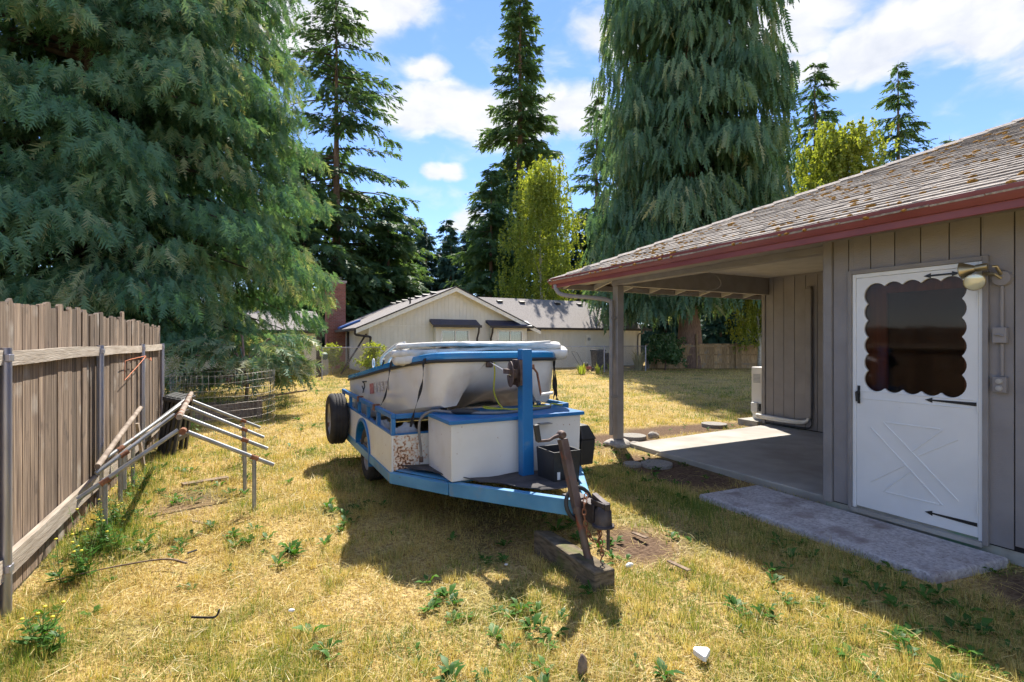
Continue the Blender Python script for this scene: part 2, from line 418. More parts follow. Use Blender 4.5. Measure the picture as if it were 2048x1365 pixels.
class MB:
    """collects shapes of ONE part"""
    def __init__(s):
        s.v, s.f = [], []

    def raw(s, V, F):
        b = len(s.v)
        s.v += [tuple(p) for p in V]
        s.f += [tuple(i + b for i in f) for f in F]
        return s

    def box(s, x0, x1, y0, y1, z0, z1):
        V = [(x, y, z) for z in (z0, z1) for y in (y0, y1) for x in (x0, x1)]
        return s.raw(V, [(0, 2, 3, 1), (4, 5, 7, 6), (0, 1, 5, 4), (2, 6, 7, 3), (0, 4, 6, 2), (1, 3, 7, 5)])

    def hexa(s, bot, top):
        """8 corners: bottom loop of 4 (ccw from above), top loop of 4"""
        return s.raw(list(bot) + list(top), [(3, 2, 1, 0), (4, 5, 6, 7), (0, 1, 5, 4), (1, 2, 6, 5), (2, 3, 7, 6), (3, 0, 4, 7)])

    def bar(s, p, q, w, h, up=(0, 0, 1)):
        p, q = Vector(p), Vector(q)
        d = (q - p).normalized()
        up = Vector(up)
        side = d.cross(up)
        if side.length < 1e-4:
            side = d.cross(Vector((1, 0, 0)))
        side.normalize()
        n = side.cross(d).normalized()
        c = lambda o: [o + side * (a * w / 2) + n * (b * h / 2) for a, b in ((-1, -1), (1, -1), (1, 1), (-1, 1))]
        return s.raw(c(p) + c(q), [(0, 1, 2, 3), (7, 6, 5, 4), (0, 4, 5, 1), (1, 5, 6, 2), (2, 6, 7, 3), (3, 7, 4, 0)])

    def tube(s, pts, r, n=8, caps=True, closed=False):
        pts = [Vector(p) for p in pts]
        m = len(pts)
        rs = r if isinstance(r, (list, tuple)) else [r] * m
        V, F = [], []
        prev = None
        for i, p in enumerate(pts):
            a = pts[(i - 1) % m] if (closed or i > 0) else p
            b = pts[(i + 1) % m] if (closed or i < m - 1) else p
            d = (b - a)
            d = d.normalized() if d.length > 1e-9 else Vector((0, 0, 1))
            if prev is None:
                ref = Vector((0, 0, 1)) if abs(d.z) < .9 else Vector((1, 0, 0))
                x = d.cross(ref).normalized()
            else:
                x = (prev - d * prev.dot(d))
                x = x.normalized() if x.length > 1e-6 else d.orthogonal().normalized()
            prev = x
            y = d.cross(x)
            for k in range(n):
                an = 2 * math.pi * k / n
                V.append(p + (x * math.cos(an) + y * math.sin(an)) * rs[i])
        for i in range(m if closed else m - 1):
            j = (i + 1) % m
            for k in range(n):
                F.append((i * n + k, i * n + (k + 1) % n, j * n + (k + 1) % n, j * n + k))
        if caps and not closed:
            F.append(tuple(reversed(range(n))))
            F.append(tuple(range((m - 1) * n, m * n)))
        return s.raw(V, F)

    def lathe(s, prof, c, axis=(0, 0, 1), n=24, closed=False):
        """prof: list of (radius, along-axis)"""
        c = Vector(c)
        ax = Vector(axis).normalized()
        x = ax.orthogonal().normalized(); y = ax.cross(x)
        V, F = [], []
        for r, h in prof:
            for k in range(n):
                an = 2 * math.pi * k / n
                V.append(c + ax * h + (x * math.cos(an) + y * math.sin(an)) * r)
        m = len(prof)
        for i in range(m if closed else m - 1):
            j = (i + 1) % m
            for k in range(n):
                F.append((i * n + k, i * n + (k + 1) % n, j * n + (k + 1) % n, j * n + k))
        return s.raw(V, F)

    def prism(s, poly, holes, place, t):
        """flat polygon with holes extruded by t; place(a, b, d) -> world point"""
        loops = [poly] + list(holes)
        tri = tessellate_polygon([[Vector((a, b, 0)) for a, b in lp] for lp in loops])
        flat = [p for lp in loops for p in lp]
        n = len(flat)
        V = [place(a, b, 0) for a, b in flat] + [place(a, b, t) for a, b in flat]
        F = [tuple(f) for f in tri] + [tuple(i + n for i in reversed(f)) for f in tri]
        o = 0
        for lp in loops:
            k = len(lp)
            for i in range(k):
                j = (i + 1) % k
                F.append((o + i, o + j, o + j + n, o + i + n))
            o += k
        return s.raw(V, F)

    def build(s, name, mat, parent=None, smooth=False, bevel=0.0, local=False, recalc=True):
        me = bpy.data.meshes.new(name)
        V = s.v
        if parent is not None and not local:
            g = ORG[parent.name]
            V = [(p[0] - g[0], p[1] - g[1], p[2] - g[2]) for p in V]
        me.from_pydata([tuple(p) for p in V], [], s.f)
        if recalc:
            bm = bmesh.new(); bm.from_mesh(me)
            bmesh.ops.recalc_face_normals(bm, faces=bm.faces)
            bm.to_mesh(me); bm.free()
        if smooth:
            me.polygons.foreach_set('use_smooth', [True] * len(me.polygons))
            if smooth != 'all':
                me.set_sharp_from_angle(angle=rad(40))
        me.materials.append(MATS[mat])
        o = link(name, me, parent)
        if parent is not None:
            ORG[o.name] = ORG[parent.name]
        else:
            ORG[o.name] = Vector((0, 0, 0))
        if bevel:
            b = o.modifiers.new('bevel', 'BEVEL')
            b.width = bevel; b.segments = 2; b.limit_method = 'ANGLE'; b.angle_limit = rad(40)
        return o

def rebase(o, loc):
    """move a top-level mesh's origin to loc, keeping it in place"""
    loc = Vector(loc)
    o.data.transform(Matrix.Translation(-loc))
    o.location = loc
    return o

def solo(mb, name, mat, label, cat, loc, group=None, **kw):
    o = mb.build(name, mat, **kw)
    rebase(o, loc)
    return tag(o, label, cat, group)

def vnoise(x, y, s, seed=0):
    r = np.random.default_rng(seed).random((256, 256))
    x, y = np.asarray(x) * s, np.asarray(y) * s
    xi, yi = np.floor(x).astype(int), np.floor(y).astype(int)
    fx, fy = x - xi, y - yi
    fx, fy = fx * fx * (3 - 2 * fx), fy * fy * (3 - 2 * fy)
    a, b = r[xi % 256, yi % 256], r[(xi + 1) % 256, yi % 256]
    c, d = r[xi % 256, (yi + 1) % 256], r[(xi + 1) % 256, (yi + 1) % 256]
    return (a * (1 - fx) + b * fx) * (1 - fy) + (c * (1 - fx) + d * fx) * fy

def sag(p, q, drop, n=12):
    p, q = Vector(p), Vector(q)
    return [p.lerp(q, i / n) - Vector((0, 0, drop * 4 * (i / n) * (1 - i / n))) for i in range(n + 1)]

def curve(pts, n=6):
    """Catmull-Rom through points"""
    P = [Vector(p) for p in pts]
    P = [P[0] * 2 - P[1]] + P + [P[-1] * 2 - P[-2]]
    out = []
    for i in range(1, len(P) - 2):
        for k in range(n):
            t = k / n
            a, b, c, d = P[i - 1:i + 3]
            out.append(.5 * ((2 * b) + (c - a) * t + (2 * a - 5 * b + 4 * c - d) * t * t + (3 * b - a - 3 * c + d) * t ** 3))
    out.append(P[-2])
    return out

# ================================================================== ground
SLAB = (4.93, 8.60, 2.99, 6.12)      # patio slab x0 x1 y0 y1
STEP = (4.03, 4.86, 1.72, 3.74)

def in_rect(x, y, r, pad=0.0):
    return (x > r[0] - pad) & (x < r[1] + pad) & (y > r[2] - pad) & (y < r[3] + pad)

def dirt_amount(x, y):
    """bare earth beside the patio, behind it and by the door"""
    def blob(cx, cy, rx, ry):
        return np.clip(1.25 - np.sqrt(((x - cx) / rx) ** 2 + ((y - cy) / ry) ** 2), 0, 1)
    d = np.maximum.reduce([blob(4.72, 4.7, .62, 1.5), blob(5.3, 6.6, 1.0, .62), blob(7.0, 6.85, 2.1, .62), blob(4.5, 1.3, .5, .45),
                           blob(-.5, 5.9, .55, .8) * .75, blob(2.75, 3.15, .5, .6) * .7, blob(2.1, 4.2, .9, 1.2) * .55])
    return np.clip(d * 1.9 - .75 * vnoise(x, y, 2.3, 5), 0, 1)

def ground_z(x, y):
    z = (vnoise(x, y, .55, 1) - .5) * .05 + (vnoise(x, y, 1.9, 2) - .5) * .03
    keep = np.clip(np.hypot(np.maximum(np.abs(x - 6.5) - 2.2, 0), np.maximum(np.abs(y - 3.2) - 3.2, 0)) / 1.2, .15, 1)
    return z * keep - .01

gx = np.concatenate([[-400, -120, -50, -25, -12, -7, -4.5], np.arange(-3.2, 9.2, .085), [10, 12, 15, 20, 28, 40, 70, 150, 400]])
gy = np.concatenate([[-200, -60, -20, -6, -2], np.arange(-.6, 13.2, .085), [14.5, 17, 20, 24, 30, 40, 60, 100, 200, 600]])
GX, GY = np.meshgrid(gx, gy)
gv = np.stack([GX.ravel(), GY.ravel(), ground_z(GX.ravel(), GY.ravel())], 1)
nx = len(gx)
ii, jj = np.meshgrid(np.arange(nx - 1), np.arange(len(gy) - 1))
b0 = (jj * nx + ii).ravel()
gf = np.stack([b0, b0 + 1, b0 + nx + 1, b0 + nx], 1)
gm = bpy.data.materials.new('ground')
gm.use_nodes = True
_n, _l = gm.node_tree.nodes, gm.node_tree.links
gp = _n['Principled BSDF']; gp.inputs['Roughness'].default_value = 1.0; gp.inputs['Specular IOR Level'].default_value = .1
gtc = _n.new('ShaderNodeTexCoord')
gn1 = _n.new('ShaderNodeTexNoise'); gn1.inputs['Scale'].default_value = 1.1; gn1.inputs['Detail'].default_value = 8
gn2 = _n.new('ShaderNodeTexNoise'); gn2.inputs['Scale'].default_value = 34; gn2.inputs['Detail'].default_value = 8
for g in (gn1, gn2):
    _l.new(gtc.outputs['Object'], g.inputs['Vector'])
gc1 = _ramp(gm.node_tree, gn2.outputs['Fac'], [(.3, (.20, .13, .06)), (.5, (.42, .30, .12)), (.68, (.58, .45, .21))])
gc2 = _ramp(gm.node_tree, gn2.outputs['Fac'], [(.3, (.07, .075, .025)), (.7, (.26, .25, .08))])
gmix = _n.new('ShaderNodeMix'); gmix.data_type = 'RGBA'
gfac = _n.new('ShaderNodeMapRange'); _l.new(gn1.outputs['Fac'], gfac.inputs['Value'])
gfac.inputs['From Min'].default_value = .52; gfac.inputs['From Max'].default_value = .66
_l.new(gfac.outputs[0], gmix.inputs['Factor']); _l.new(gc1, gmix.inputs['A']); _l.new(gc2, gmix.inputs['B'])
gd = _ramp(gm.node_tree, gn2.outputs['Fac'], [(.3, (.085, .052, .034)), (.7, (.20, .135, .09))])
gmix2 = _n.new('ShaderNodeMix'); gmix2.data_type = 'RGBA'
gat = _n.new('ShaderNodeAttribute'); gat.attribute_name = 'tone'
_l.new(gat.outputs['Fac'], gmix2.inputs['Factor']); _l.new(gmix.outputs['Result'], gmix2.inputs['A']); _l.new(gd, gmix2.inputs['B'])
_l.new(gmix2.outputs['Result'], gp.inputs['Base Color'])
gb = _n.new('ShaderNodeBump'); gb.inputs['Strength'].default_value = .9; gb.inputs['Distance'].default_value = .03
_l.new(gn2.outputs['Fac'], gb.inputs['Height']); _l.new(gb.outputs[0], gp.inputs['Normal'])
MATS['ground'] = gm
ground = link('ground', mesh_np('ground', gv, gf, 'ground', dirt_amount(gv[:, 0], gv[:, 1]), True))
tag(ground, 'dry yellow lawn and bare brown earth reaching to the trees', 'ground', kind='structure')

# ------------------------------------------------------------------ patio slab and door step
mb = MB()
x0, x1, y0, y1 = SLAB
mb.hexa([(5.02, y0, -.1), (x1, y0, -.1), (x1, 6.32, -.1), (5.14, 6.10, -.1)], [(5.0, y0, .085), (x1, y0, .085), (x1, 6.32, .05), (5.12, 6.10, .05)])
tag(mb.build('patio_slab', 'concrete', bevel=.012), kind='structure')
mb = MB()
mb.hexa([(4.03, 1.74, -.06), (4.80, 1.62, -.06), (4.84, 3.70, -.06), (4.05, 3.78, -.06)], [(4.05, 1.75, .045), (4.80, 1.63, .06), (4.84, 3.69, .06), (4.07, 3.77, .045)])
tag(mb.build('door_step', 'step_concrete', bevel=.015), kind='structure')

# ================================================================== conifers and other trees
RNG = np.random.default_rng(7)

def frond(n, W, droop, rng, curl=.25, wide=1.0, irr=.25):
    """flat feathery spray, 1 long on +x: leaflets both sides of a curved stem"""
    V, F = [], []
    d = 1.0 / n
    for i in range(n):
        t = (i + .6) / n
        w0 = W * (math.sin(math.pi * min(1, t ** .75 * .93 + .04)) ** .8)
        zc = -droop * t * t
        for s in (-1, 1):
            b = len(V)
            tw = rng.uniform(-.45, .45)
            w = w0 * rng.uniform(1 - irr * 1.2, 1 + irr)
            V += [(t - d * .5 * wide, 0, zc), (t + d * .5 * wide, 0, zc - droop * d), (t + w * .85, s * w, zc - curl * w + tw * w - droop * .3 * w)]
            F.append((b, b + 1, b + 2))
    b = len(V)
    V += [(1 - d, .35 * d, -droop), (1 - d, -.35 * d, -droop), (1 + .9 * d, 0, -droop * 1.35)]
    F.append((b, b + 1, b + 2))
    return np.array(V), np.array(F)

def place_fronds(templates, P, A, S, tone, rng, up=(0, 0, 1), roll=.5):
    A = A / np.linalg.norm(A, axis=1, keepdims=True)
    U = np.tile(np.array(up, float), (len(P), 1)) + rng.normal(0, roll, (len(P), 3))
    B = np.cross(U, A); B /= np.linalg.norm(B, axis=1, keepdims=True) + 1e-9
    Nn = np.cross(A, B)
    which = rng.integers(0, len(templates), len(P))
    Vs, Fs, Ts, o = [], [], [], 0
    for k, (tv, tf) in enumerate(templates):
        m = which == k
        if not m.any():
            continue
        q = S[m][:, None, None]
        v = P[m][:, None] + q * (tv[None, :, 0:1] * A[m][:, None] + tv[None, :, 1:2] * B[m][:, None] + tv[None, :, 2:3] * Nn[m][:, None])
        nf = m.sum()
        f = (tf[None] + (np.arange(nf) * len(tv))[:, None, None]).reshape(-1, 3) + o
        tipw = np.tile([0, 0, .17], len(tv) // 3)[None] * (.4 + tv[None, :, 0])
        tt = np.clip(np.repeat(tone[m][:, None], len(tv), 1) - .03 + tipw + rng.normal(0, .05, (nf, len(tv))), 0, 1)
        Vs.append(v.reshape(-1, 3)); Fs.append(f); Ts.append(tt.ravel()); o += nf * len(tv)
    return np.concatenate(Vs), np.concatenate(Fs), np.concatenate(Ts)

def trunk_mesh(mb, base, h, r, lean=(0, 0), flare=1.5, n=12, top=.12):
    x, y, z = base
    pts, rs = [], []
    for i in range(13):
        t = i / 12
        pts.append((x + lean[0] * t, y + lean[1] * t, z + h * t))
        rs.append(r * ((1 - t) * (1 - top) + top) * (1 + (flare - 1) * math.exp(-t * h / 1.1)))
    mb.tube(pts, rs, n)

def bough_tree(name, base, H, R0, h0, nb, per, label, cat, leaf, bark, tr, templ, rng, size=.55, down=.7, prof=.5, hmax=None, sub=1.0, outw=.6, latw=.9, hpow=1.0, tonebase=.45, group=None, trunk_top=None, droopk=.30, zjit=.10, zmin=0):
    """tall cedar: boughs leave the trunk, arch over and carry hanging sprays"""
    base = np.array(base, float)
    hh = h0 + (H - h0) * rng.random(nb) ** hpow * .985
    if hmax:
        hh = hh[hh < hmax]
    n = len(hh)
    az = np.arange(n) * 2.39996 + rng.normal(0, .25, n)
    R = R0 * np.clip(1 - hh / H, 0, 1) ** prof * rng.uniform(.80, 1.10, n)
    R *= np.clip(.75 + .25 * (hh - h0) / 2.0, .75, 1)
    Ps, As, Ss, Ts = [], [], [], []
    branches = MB()
    for i in range(n):
        o = np.array([math.cos(az[i]), math.sin(az[i]), 0]); l = np.array([-o[1], o[0], 0])
        L = R[i]
        k = max(6, int(per * (.35 + .65 * L / R0)))
        t = 1 - rng.random(k) ** 1.35 * .78
        rise = rng.uniform(.06, .2)
        half = latw * (0.35 + 1.0 * (1 - np.abs(t - .62) / .5)) * (.5 + .5 * L / R0)
        la = rng.uniform(-1, 1, k) * half
        z = hh[i] + L * (rise * t - droopk * t * t) - .22 * np.abs(la) + rng.normal(0, zjit, k)
        p = base + o * (t * L)[:, None] + l * la[:, None]
        p[:, 2] += z
        p += o * rng.normal(0, .1, k)[:, None]
        a = o * outw * rng.uniform(.4, 1.2, k)[:, None] + l * (la / (half + .05) * .55 + rng.normal(0, .25, k))[:, None]
        a[:, 2] -= down * rng.uniform(.5, 1.3, k)
        Ps.append(p); As.append(a)
        Ss.append(size * rng.uniform(.65, 1.25, k))
        bt = rng.normal(0, .10)
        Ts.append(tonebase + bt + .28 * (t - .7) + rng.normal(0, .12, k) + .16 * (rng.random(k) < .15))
        pb = [base + np.array([0, 0, hh[i]]) + o * (tt * L * .86) + np.array([0, 0, L * .86 * (rise * tt - droopk * tt * tt)]) for tt in (0, .35, .7, 1)]
        branches.tube(pb, [.035 + .012 * L, .03 + .006 * L, .025, .012], 4, caps=False)
    P, A, S, T = map(np.concatenate, (Ps, As, Ss, Ts))
    side = (P[:, 0] - base[0]) * CT - (P[:, 1] - base[1]) * ST
    keep = P[:, 2] - base[2] > .3 + zmin * np.clip((side - 3.5) / 1.2, 0, 1)
    P, A, S, T = P[keep], A[keep], S[keep], T[keep]
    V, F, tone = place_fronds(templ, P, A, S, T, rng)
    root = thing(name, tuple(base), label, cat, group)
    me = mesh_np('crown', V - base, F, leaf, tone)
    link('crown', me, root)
    mb = MB()
    trunk_mesh(mb, tuple(base - np.array([0, 0, .15])), (trunk_top or H) * .97, tr)
    mb.build('trunk', bark, root, smooth='all')
    branches.build('branches', 'twig', root, smooth='all', recalc=False)
    return root

T_CEDAR = [frond(8, .27, .42, RNG, wide=.95, irr=.5) for _ in range(8)]
T_WEEP = [frond(7, .155, .08, RNG, wide=1.1) for _ in range(4)]
T_FIR = [frond(5, .26, .22, RNG, wide=1.5) for _ in range(4)]

bx, by = yard(-10.6, 13.2)
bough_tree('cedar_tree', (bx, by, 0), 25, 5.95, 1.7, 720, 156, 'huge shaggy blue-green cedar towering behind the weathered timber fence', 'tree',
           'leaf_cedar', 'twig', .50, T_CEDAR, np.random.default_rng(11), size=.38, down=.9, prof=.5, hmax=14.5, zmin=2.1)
bx, by = yard(10.75, 31.0)
bough_tree('weeping_cedar', (bx, by, 0), 46, 6.6, 4.4, 650, 84, 'tall weeping cedar with hanging strands and thick reddish trunk behind the patio', 'tree',
           'leaf_weeping', 'bark_red', .60, T_WEEP, np.random.default_rng(12), size=1.05, down=1.9, prof=.42, hmax=26, outw=.30, latw=1.6, tonebase=.42, trunk_top=44, zjit=.22)

# low bough of bright foliage hanging over the end of the timber fence
def low_cedar():
    rng = np.random.default_rng(21)
    bx, by = yard(-5.9, 11.3)
    base = np.array([bx, by, 0.0])
    Ps, As, Ss, Ts = [], [], [], []
    br = MB()
    for i in range(24):
        an = rng.uniform(-math.pi, math.pi)
        L = rng.uniform(.7, 1.45)
        h = rng.uniform(.75, 1.75)
        o = np.array([math.cos(an), math.sin(an), 0]); l = np.array([-o[1], o[0], 0])
        k = 34
        t = 1 - rng.random(k) ** 1.2 * .7
        la = rng.uniform(-.4, .4, k)
        p = base + o * (t * L)[:, None] + l * la[:, None]
        p[:, 2] += h + L * (.45 * t - .40 * t * t) - .2 * np.abs(la)
        a = o * .8 + l * (la * 1.2)[:, None] + rng.normal(0, .2, (k, 3))
        a[:, 2] -= .45
        Ps.append(p); As.append(a); Ss.append(rng.uniform(.26, .5, k)); Ts.append(.68 + .3 * (t - .6) + rng.normal(0, .13, k) + .2 * (rng.random(k) < .2))
        br.tube([base + np.array([0, 0, .3 + h * .4]), base + np.array([0, 0, h]) + o * L * .35, base + o * L * .9 + np.array([0, 0, h + L * .08])], [.03, .02, .008], 4, caps=False)
    P, A, S, T = map(np.concatenate, (Ps, As, Ss, Ts))
    V, F, tone = place_fronds(T_CEDAR, P, A, S, T, rng)
    root = thing('cedar_sapling', tuple(base), 'low bright green young cedar arching beside the far end of the timber fence', 'tree')
    link('crown', mesh_np('crown', V - base, F, 'leaf_cedar', tone), root)
    mb = MB(); mb.tube([tuple(base - np.array([0, 0, .1])), tuple(base + np.array([.06, .03, .7])), tuple(base + np.array([.1, .09, 1.35]))], [.05, .035, .015], 8)
    mb.build('trunk', 'bark_red', root, smooth='all')
    br.build('branches', 'bark_red', root, smooth='all', recalc=False)
low_cedar()

def fir_arrays(H, R, rng, h0=.12, whorls=34, gap=.25, size=.9, sparse=1.0, prof=.75, tip=1.0):
    """Douglas fir in local coordinates: whorls of drooping branches with hanging twigs"""
    Ps, As, Ss, Ts = [], [], [], []
    br = MB()
    for w in range(whorls):
        f = h0 + (1 - h0) * ((w + rng.uniform(-.3, .3)) / whorls)
        f = min(max(f, h0), .99)
        n = rng.integers(4, 7)
        for k in range(n):
            if rng.random() < gap:
                continue
            an = rng.uniform(0, 2 * math.pi)
            L = R * (1 - f) ** prof * rng.uniform(.55, 1.12) + .25
            o = np.array([math.cos(an), math.sin(an), 0]); l = np.array([-o[1], o[0], 0])
            m = int(max(8, 30 * sparse * (L / R) ** .9 + 6))
            t = rng.random(m) ** .75
            wid = .42 * L * (1 - t * .75) * .55
            la = rng.uniform(-1, 1, m) * wid
            rise = rng.uniform(-.05, .22) * (1 if f > .45 else .6)
            z = f * H + L * (rise * t - .32 * t * t + .12 * t ** 3) - .15 * np.abs(la)
            p = o * (t * L)[:, None] + l * la[:, None]
            p[:, 2] += z + rng.normal(0, .06, m)
            a = o * rng.uniform(.5, 1.1, m)[:, None] + l * (np.sign(la) * .6 + rng.normal(0, .3, m))[:, None]
            a[:, 2] += rng.uniform(-.85, .12, m)
            Ps.append(p); As.append(a); Ss.append(size * rng.uniform(.6, 1.2, m) * (.55 + .45 * (1 - f)))
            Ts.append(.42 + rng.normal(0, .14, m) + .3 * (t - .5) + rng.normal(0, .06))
            br.tube([(0, 0, f * H), tuple(o * L * .45 + np.array([0, 0, f * H + L * (rise * .45 - .06)])), tuple(o * L * .92 + np.array([0, 0, f * H + L * (rise - .22)]))], [.02 + .012 * L, .015 + .006 * L, .008], 4, caps=False)
    P, A, S, T = map(np.concatenate, (Ps, As, Ss, Ts))
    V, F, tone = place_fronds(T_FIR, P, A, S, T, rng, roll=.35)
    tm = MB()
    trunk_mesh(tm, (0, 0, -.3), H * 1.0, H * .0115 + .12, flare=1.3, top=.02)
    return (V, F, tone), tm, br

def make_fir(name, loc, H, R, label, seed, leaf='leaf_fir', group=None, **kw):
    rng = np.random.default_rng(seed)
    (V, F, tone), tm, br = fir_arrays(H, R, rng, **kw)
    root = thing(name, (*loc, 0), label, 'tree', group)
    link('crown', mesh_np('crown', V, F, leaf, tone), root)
    tm.build('trunk', 'bark_fir', root, smooth='all', local=True)
    br.build('branches', 'twig', root, smooth='all', local=True, recalc=False)
    return root

make_fir('fir_tree', yard(-14.4, 42), 30.5, 8.2, 'tall ragged fir with bare trunk showing, just right of the huge cedar', 31, whorls=46, gap=.28, size=1.05, sparse=2.6, prof=.42, h0=.10)
make_fir('fir_tree', yard(1.25, 80), 61, 9.0, 'tallest narrow dark fir rising above the cream house gable', 32, whorls=66, gap=.10, size=1.7, sparse=2.0, prof=.62, h0=.05)
make_fir('fir_tree', yard(10.9, 66), 33.5, 8.2, 'dark fir tucked against the left side of the weeping cedar', 33, whorls=40, gap=.1, size=1.4, sparse=1.3, prof=.7, h0=.03)
make_fir('fir_tree', yard(28.4, 48), 28.0, 6.0, 'broad fir top just right of the weeping cedar, above the pale green tree', 34, whorls=38, gap=.12, size=1.2, sparse=1.3, prof=.75, h0=.08)
make_fir('fir_tree', yard(36.2, 48), 28.2, 4.6, 'slim solitary fir top standing right of the pale green tree above the roof', 35, whorls=38, gap=.2, size=1.1, sparse=1.1, prof=.7, h0=.08)
make_fir('fir_tree', yard(59.8, 70), 30.0, 4.0, 'tiny fir tip just showing above the shingled roof', 36, whorls=30, gap=.15, size=1.3, prof=.8)
make_fir('fir_tree', yard(-10.4, 43), 13.2, 5.6, 'bushy sunlit fir behind the left slope of the cream house roof', 37, whorls=26, gap=.05, size=1.1, sparse=1.7, prof=.7, h0=.03)
make_fir('fir_tree', yard(-15.0, 37), 15.5, 6.6, 'wide dark fir under the ragged fir, behind the brick chimney', 38, whorls=28, gap=.05, size=1.2, sparse=1.8, prof=.6, h0=.02)
make_fir('fir_tree', yard(-2.2, 54), 20, 6.2, 'dark bushy fir in front of the tallest fir, behind the gable peak', 39, whorls=30, gap=.06, size=1.4, sparse=1.6, prof=.75, h0=.03)

# the wood further back: a few kinds, each tree an object of its own
far_specs = [(-24.5, 74, 21), (-20.5, 72, 17.5), (-17.0, 76, 22), (-14.6, 78, 20.5), (-12.4, 74, 18.5), (-10.2, 80, 21), (-8.6, 72, 18), (-6.4, 76, 19),
             (4.5, 64, 17), (9, 66, 18), (14.5, 60, 16), (18.5, 58, 15), (23, 60, 17), (28.5, 62, 15), (6.5, 46, 9), (13.2, 44, 9.5), (17.5, 43, 9), (21.5, 44, 9.5)]
FAR_LABEL = {0: ('distant haze-tinted green fir in the gap between the ragged fir and the tallest fir', 'firs in the gap over the cream house'),
             1: ('dark fir low behind the right wing of the cream house', 'firs behind the right wing'),
             2: ('dark fir behind the weeping cedar and the far cedar fence', 'firs behind the cedar fence')}
variants = []
for k in range(3):
    rng = np.random.default_rng(60 + k)
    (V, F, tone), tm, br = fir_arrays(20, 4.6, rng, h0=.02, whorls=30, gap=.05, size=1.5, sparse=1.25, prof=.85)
    variants.append((mesh_np('crown', V, F, 'leaf_fir_haze', tone), tm))
tmes = []
for k, (cm, tm) in enumerate(variants):
    o = tm.build('trunk', 'bark_fir', None, smooth='all')
    tmes.append(o.data)
    bpy.data.objects.remove(o)
frng = random.Random(5)
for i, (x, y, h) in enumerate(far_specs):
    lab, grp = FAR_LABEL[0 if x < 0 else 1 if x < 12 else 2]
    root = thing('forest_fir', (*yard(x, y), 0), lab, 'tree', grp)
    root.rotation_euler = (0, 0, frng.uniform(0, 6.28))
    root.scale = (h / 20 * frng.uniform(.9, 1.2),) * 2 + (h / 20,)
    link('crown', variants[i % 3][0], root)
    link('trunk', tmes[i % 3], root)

def leafy_tree(name, loc, H, h0, spread, nstr, per, label, leaf, seed, leafsize, strand, cat='tree', bark='bark_pale', tr=.14, lobes=9, weep=1.0, limbs=10):
    """birch-like tree: limbs, and strings of small leaves hanging from lobes of the crown"""
    rng = np.random.default_rng(seed)
    C = []
    for i in range(lobes):
        f = (i + .5) / lobes
        an = i * 2.4 + rng.uniform(-.4, .4)
        rr = spread * (.25 + .55 * math.sin(math.pi * (.15 + .8 * f))) * rng.uniform(.6, 1.1)
        C.append((math.cos(an) * rr * (1 - .75 * f), math.sin(an) * rr * (1 - .75 * f), h0 + (H - h0) * (.18 + .80 * f)))
    C.append((0, 0, H * .93))
    C = np.array(C)
    ci = rng.integers(0, len(C), nstr)
    top = C[ci] + rng.normal(0, 1, (nstr, 3)) * np.array([spread * .27, spread * .27, H * .055])
    top[:, 2] = np.minimum(top[:, 2], H)
    ln = strand * rng.uniform(.3, 1.25, nstr)
    t = rng.random((nstr, per))
    drift = rng.normal(0, .12, (nstr, 1, 2)) * t[..., None] * ln[:, None, None]
    p = np.repeat(top[:, None], per, 1)
    p[..., :2] += drift + rng.normal(0, .05, (nstr, per, 2))
    p[..., 2] -= t * ln[:, None] * weep - rng.normal(0, .04, (nstr, per))
    p = p.reshape(-1, 3)
    p = p[p[:, 2] > h0 * .6]
    n = len(p)
    a = rng.normal(0, 1, (n, 3)); a[:, 2] -= .8
    a /= np.linalg.norm(a, axis=1, keepdims=True)
    b = np.cross(a, rng.normal(0, 1, (n, 3))); b /= np.linalg.norm(b, axis=1, keepdims=True)
    s = leafsize * rng.uniform(.6, 1.3, (n, 1))
    V = np.stack([p - b * s * .38, p + a * s, p + b * s * .38, p - a * s * .35], 1).reshape(-1, 3)
    F = np.arange(4 * n).reshape(-1, 4)
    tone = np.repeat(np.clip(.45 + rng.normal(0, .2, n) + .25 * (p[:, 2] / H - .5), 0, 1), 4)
    root = thing(name, (*loc, 0), label, cat)
    link('crown', mesh_np('crown', V, F, leaf, tone), root)
    mb = MB()
    mb.tube([(0, 0, -.2), (.05, 0, H * .3), (-.05, .1, H * .6), (0, 0, H * .93)], [tr * 1.25, tr, tr * .6, .02], 8)
    mb.build('trunk', bark, root, smooth='all', local=True)
    br = MB()
    for k in range(limbs):
        c = C[k % len(C)]
        z = max(h0 * .8, c[2] - H * .22)
        br.tube([(0, 0, z), (c[0] * .5, c[1] * .5, (z + c[2]) / 2 + .1), tuple(c)], [tr * .4, tr * .25, .012], 5, caps=False)
    br.build('branches', bark, root, smooth='all', local=True, recalc=False)
    return root

leafy_tree('weeping_birch', yard(2.55, 45), 17.4, 2.0, 3.9, 1300, 26, 'pale yellow-green weeping birch behind the cream house, before the tallest fir', 'leaf_birch', 41, .17, 2.9)
leafy_tree('weeping_birch', yard(25.6, 40), 18.3, 3.0, 4.4, 1700, 24, 'bright lime green tree rising over the patio roof ridge', 'leaf_birch', 42, .20, 1.5, weep=.8)
leafy_tree('slender_birch', yard(14.1, 29.2), 5.2, 1.4, 1.5, 420, 20, 'small pale-trunked birch at the wooden fence beside the patio wall', 'leaf_birch', 43, .11, 1.1, tr=.09)
leafy_tree('flowering_shrub', yard(8.55, 28.6), 2.0, .35, 1.05, 420, 16, 'rounded pale-tipped shrub in front of the far wooden fence', 'leaf_shrub', 44, .12, .35, cat='shrub', bark='bark_fir', tr=.04, lobes=7)

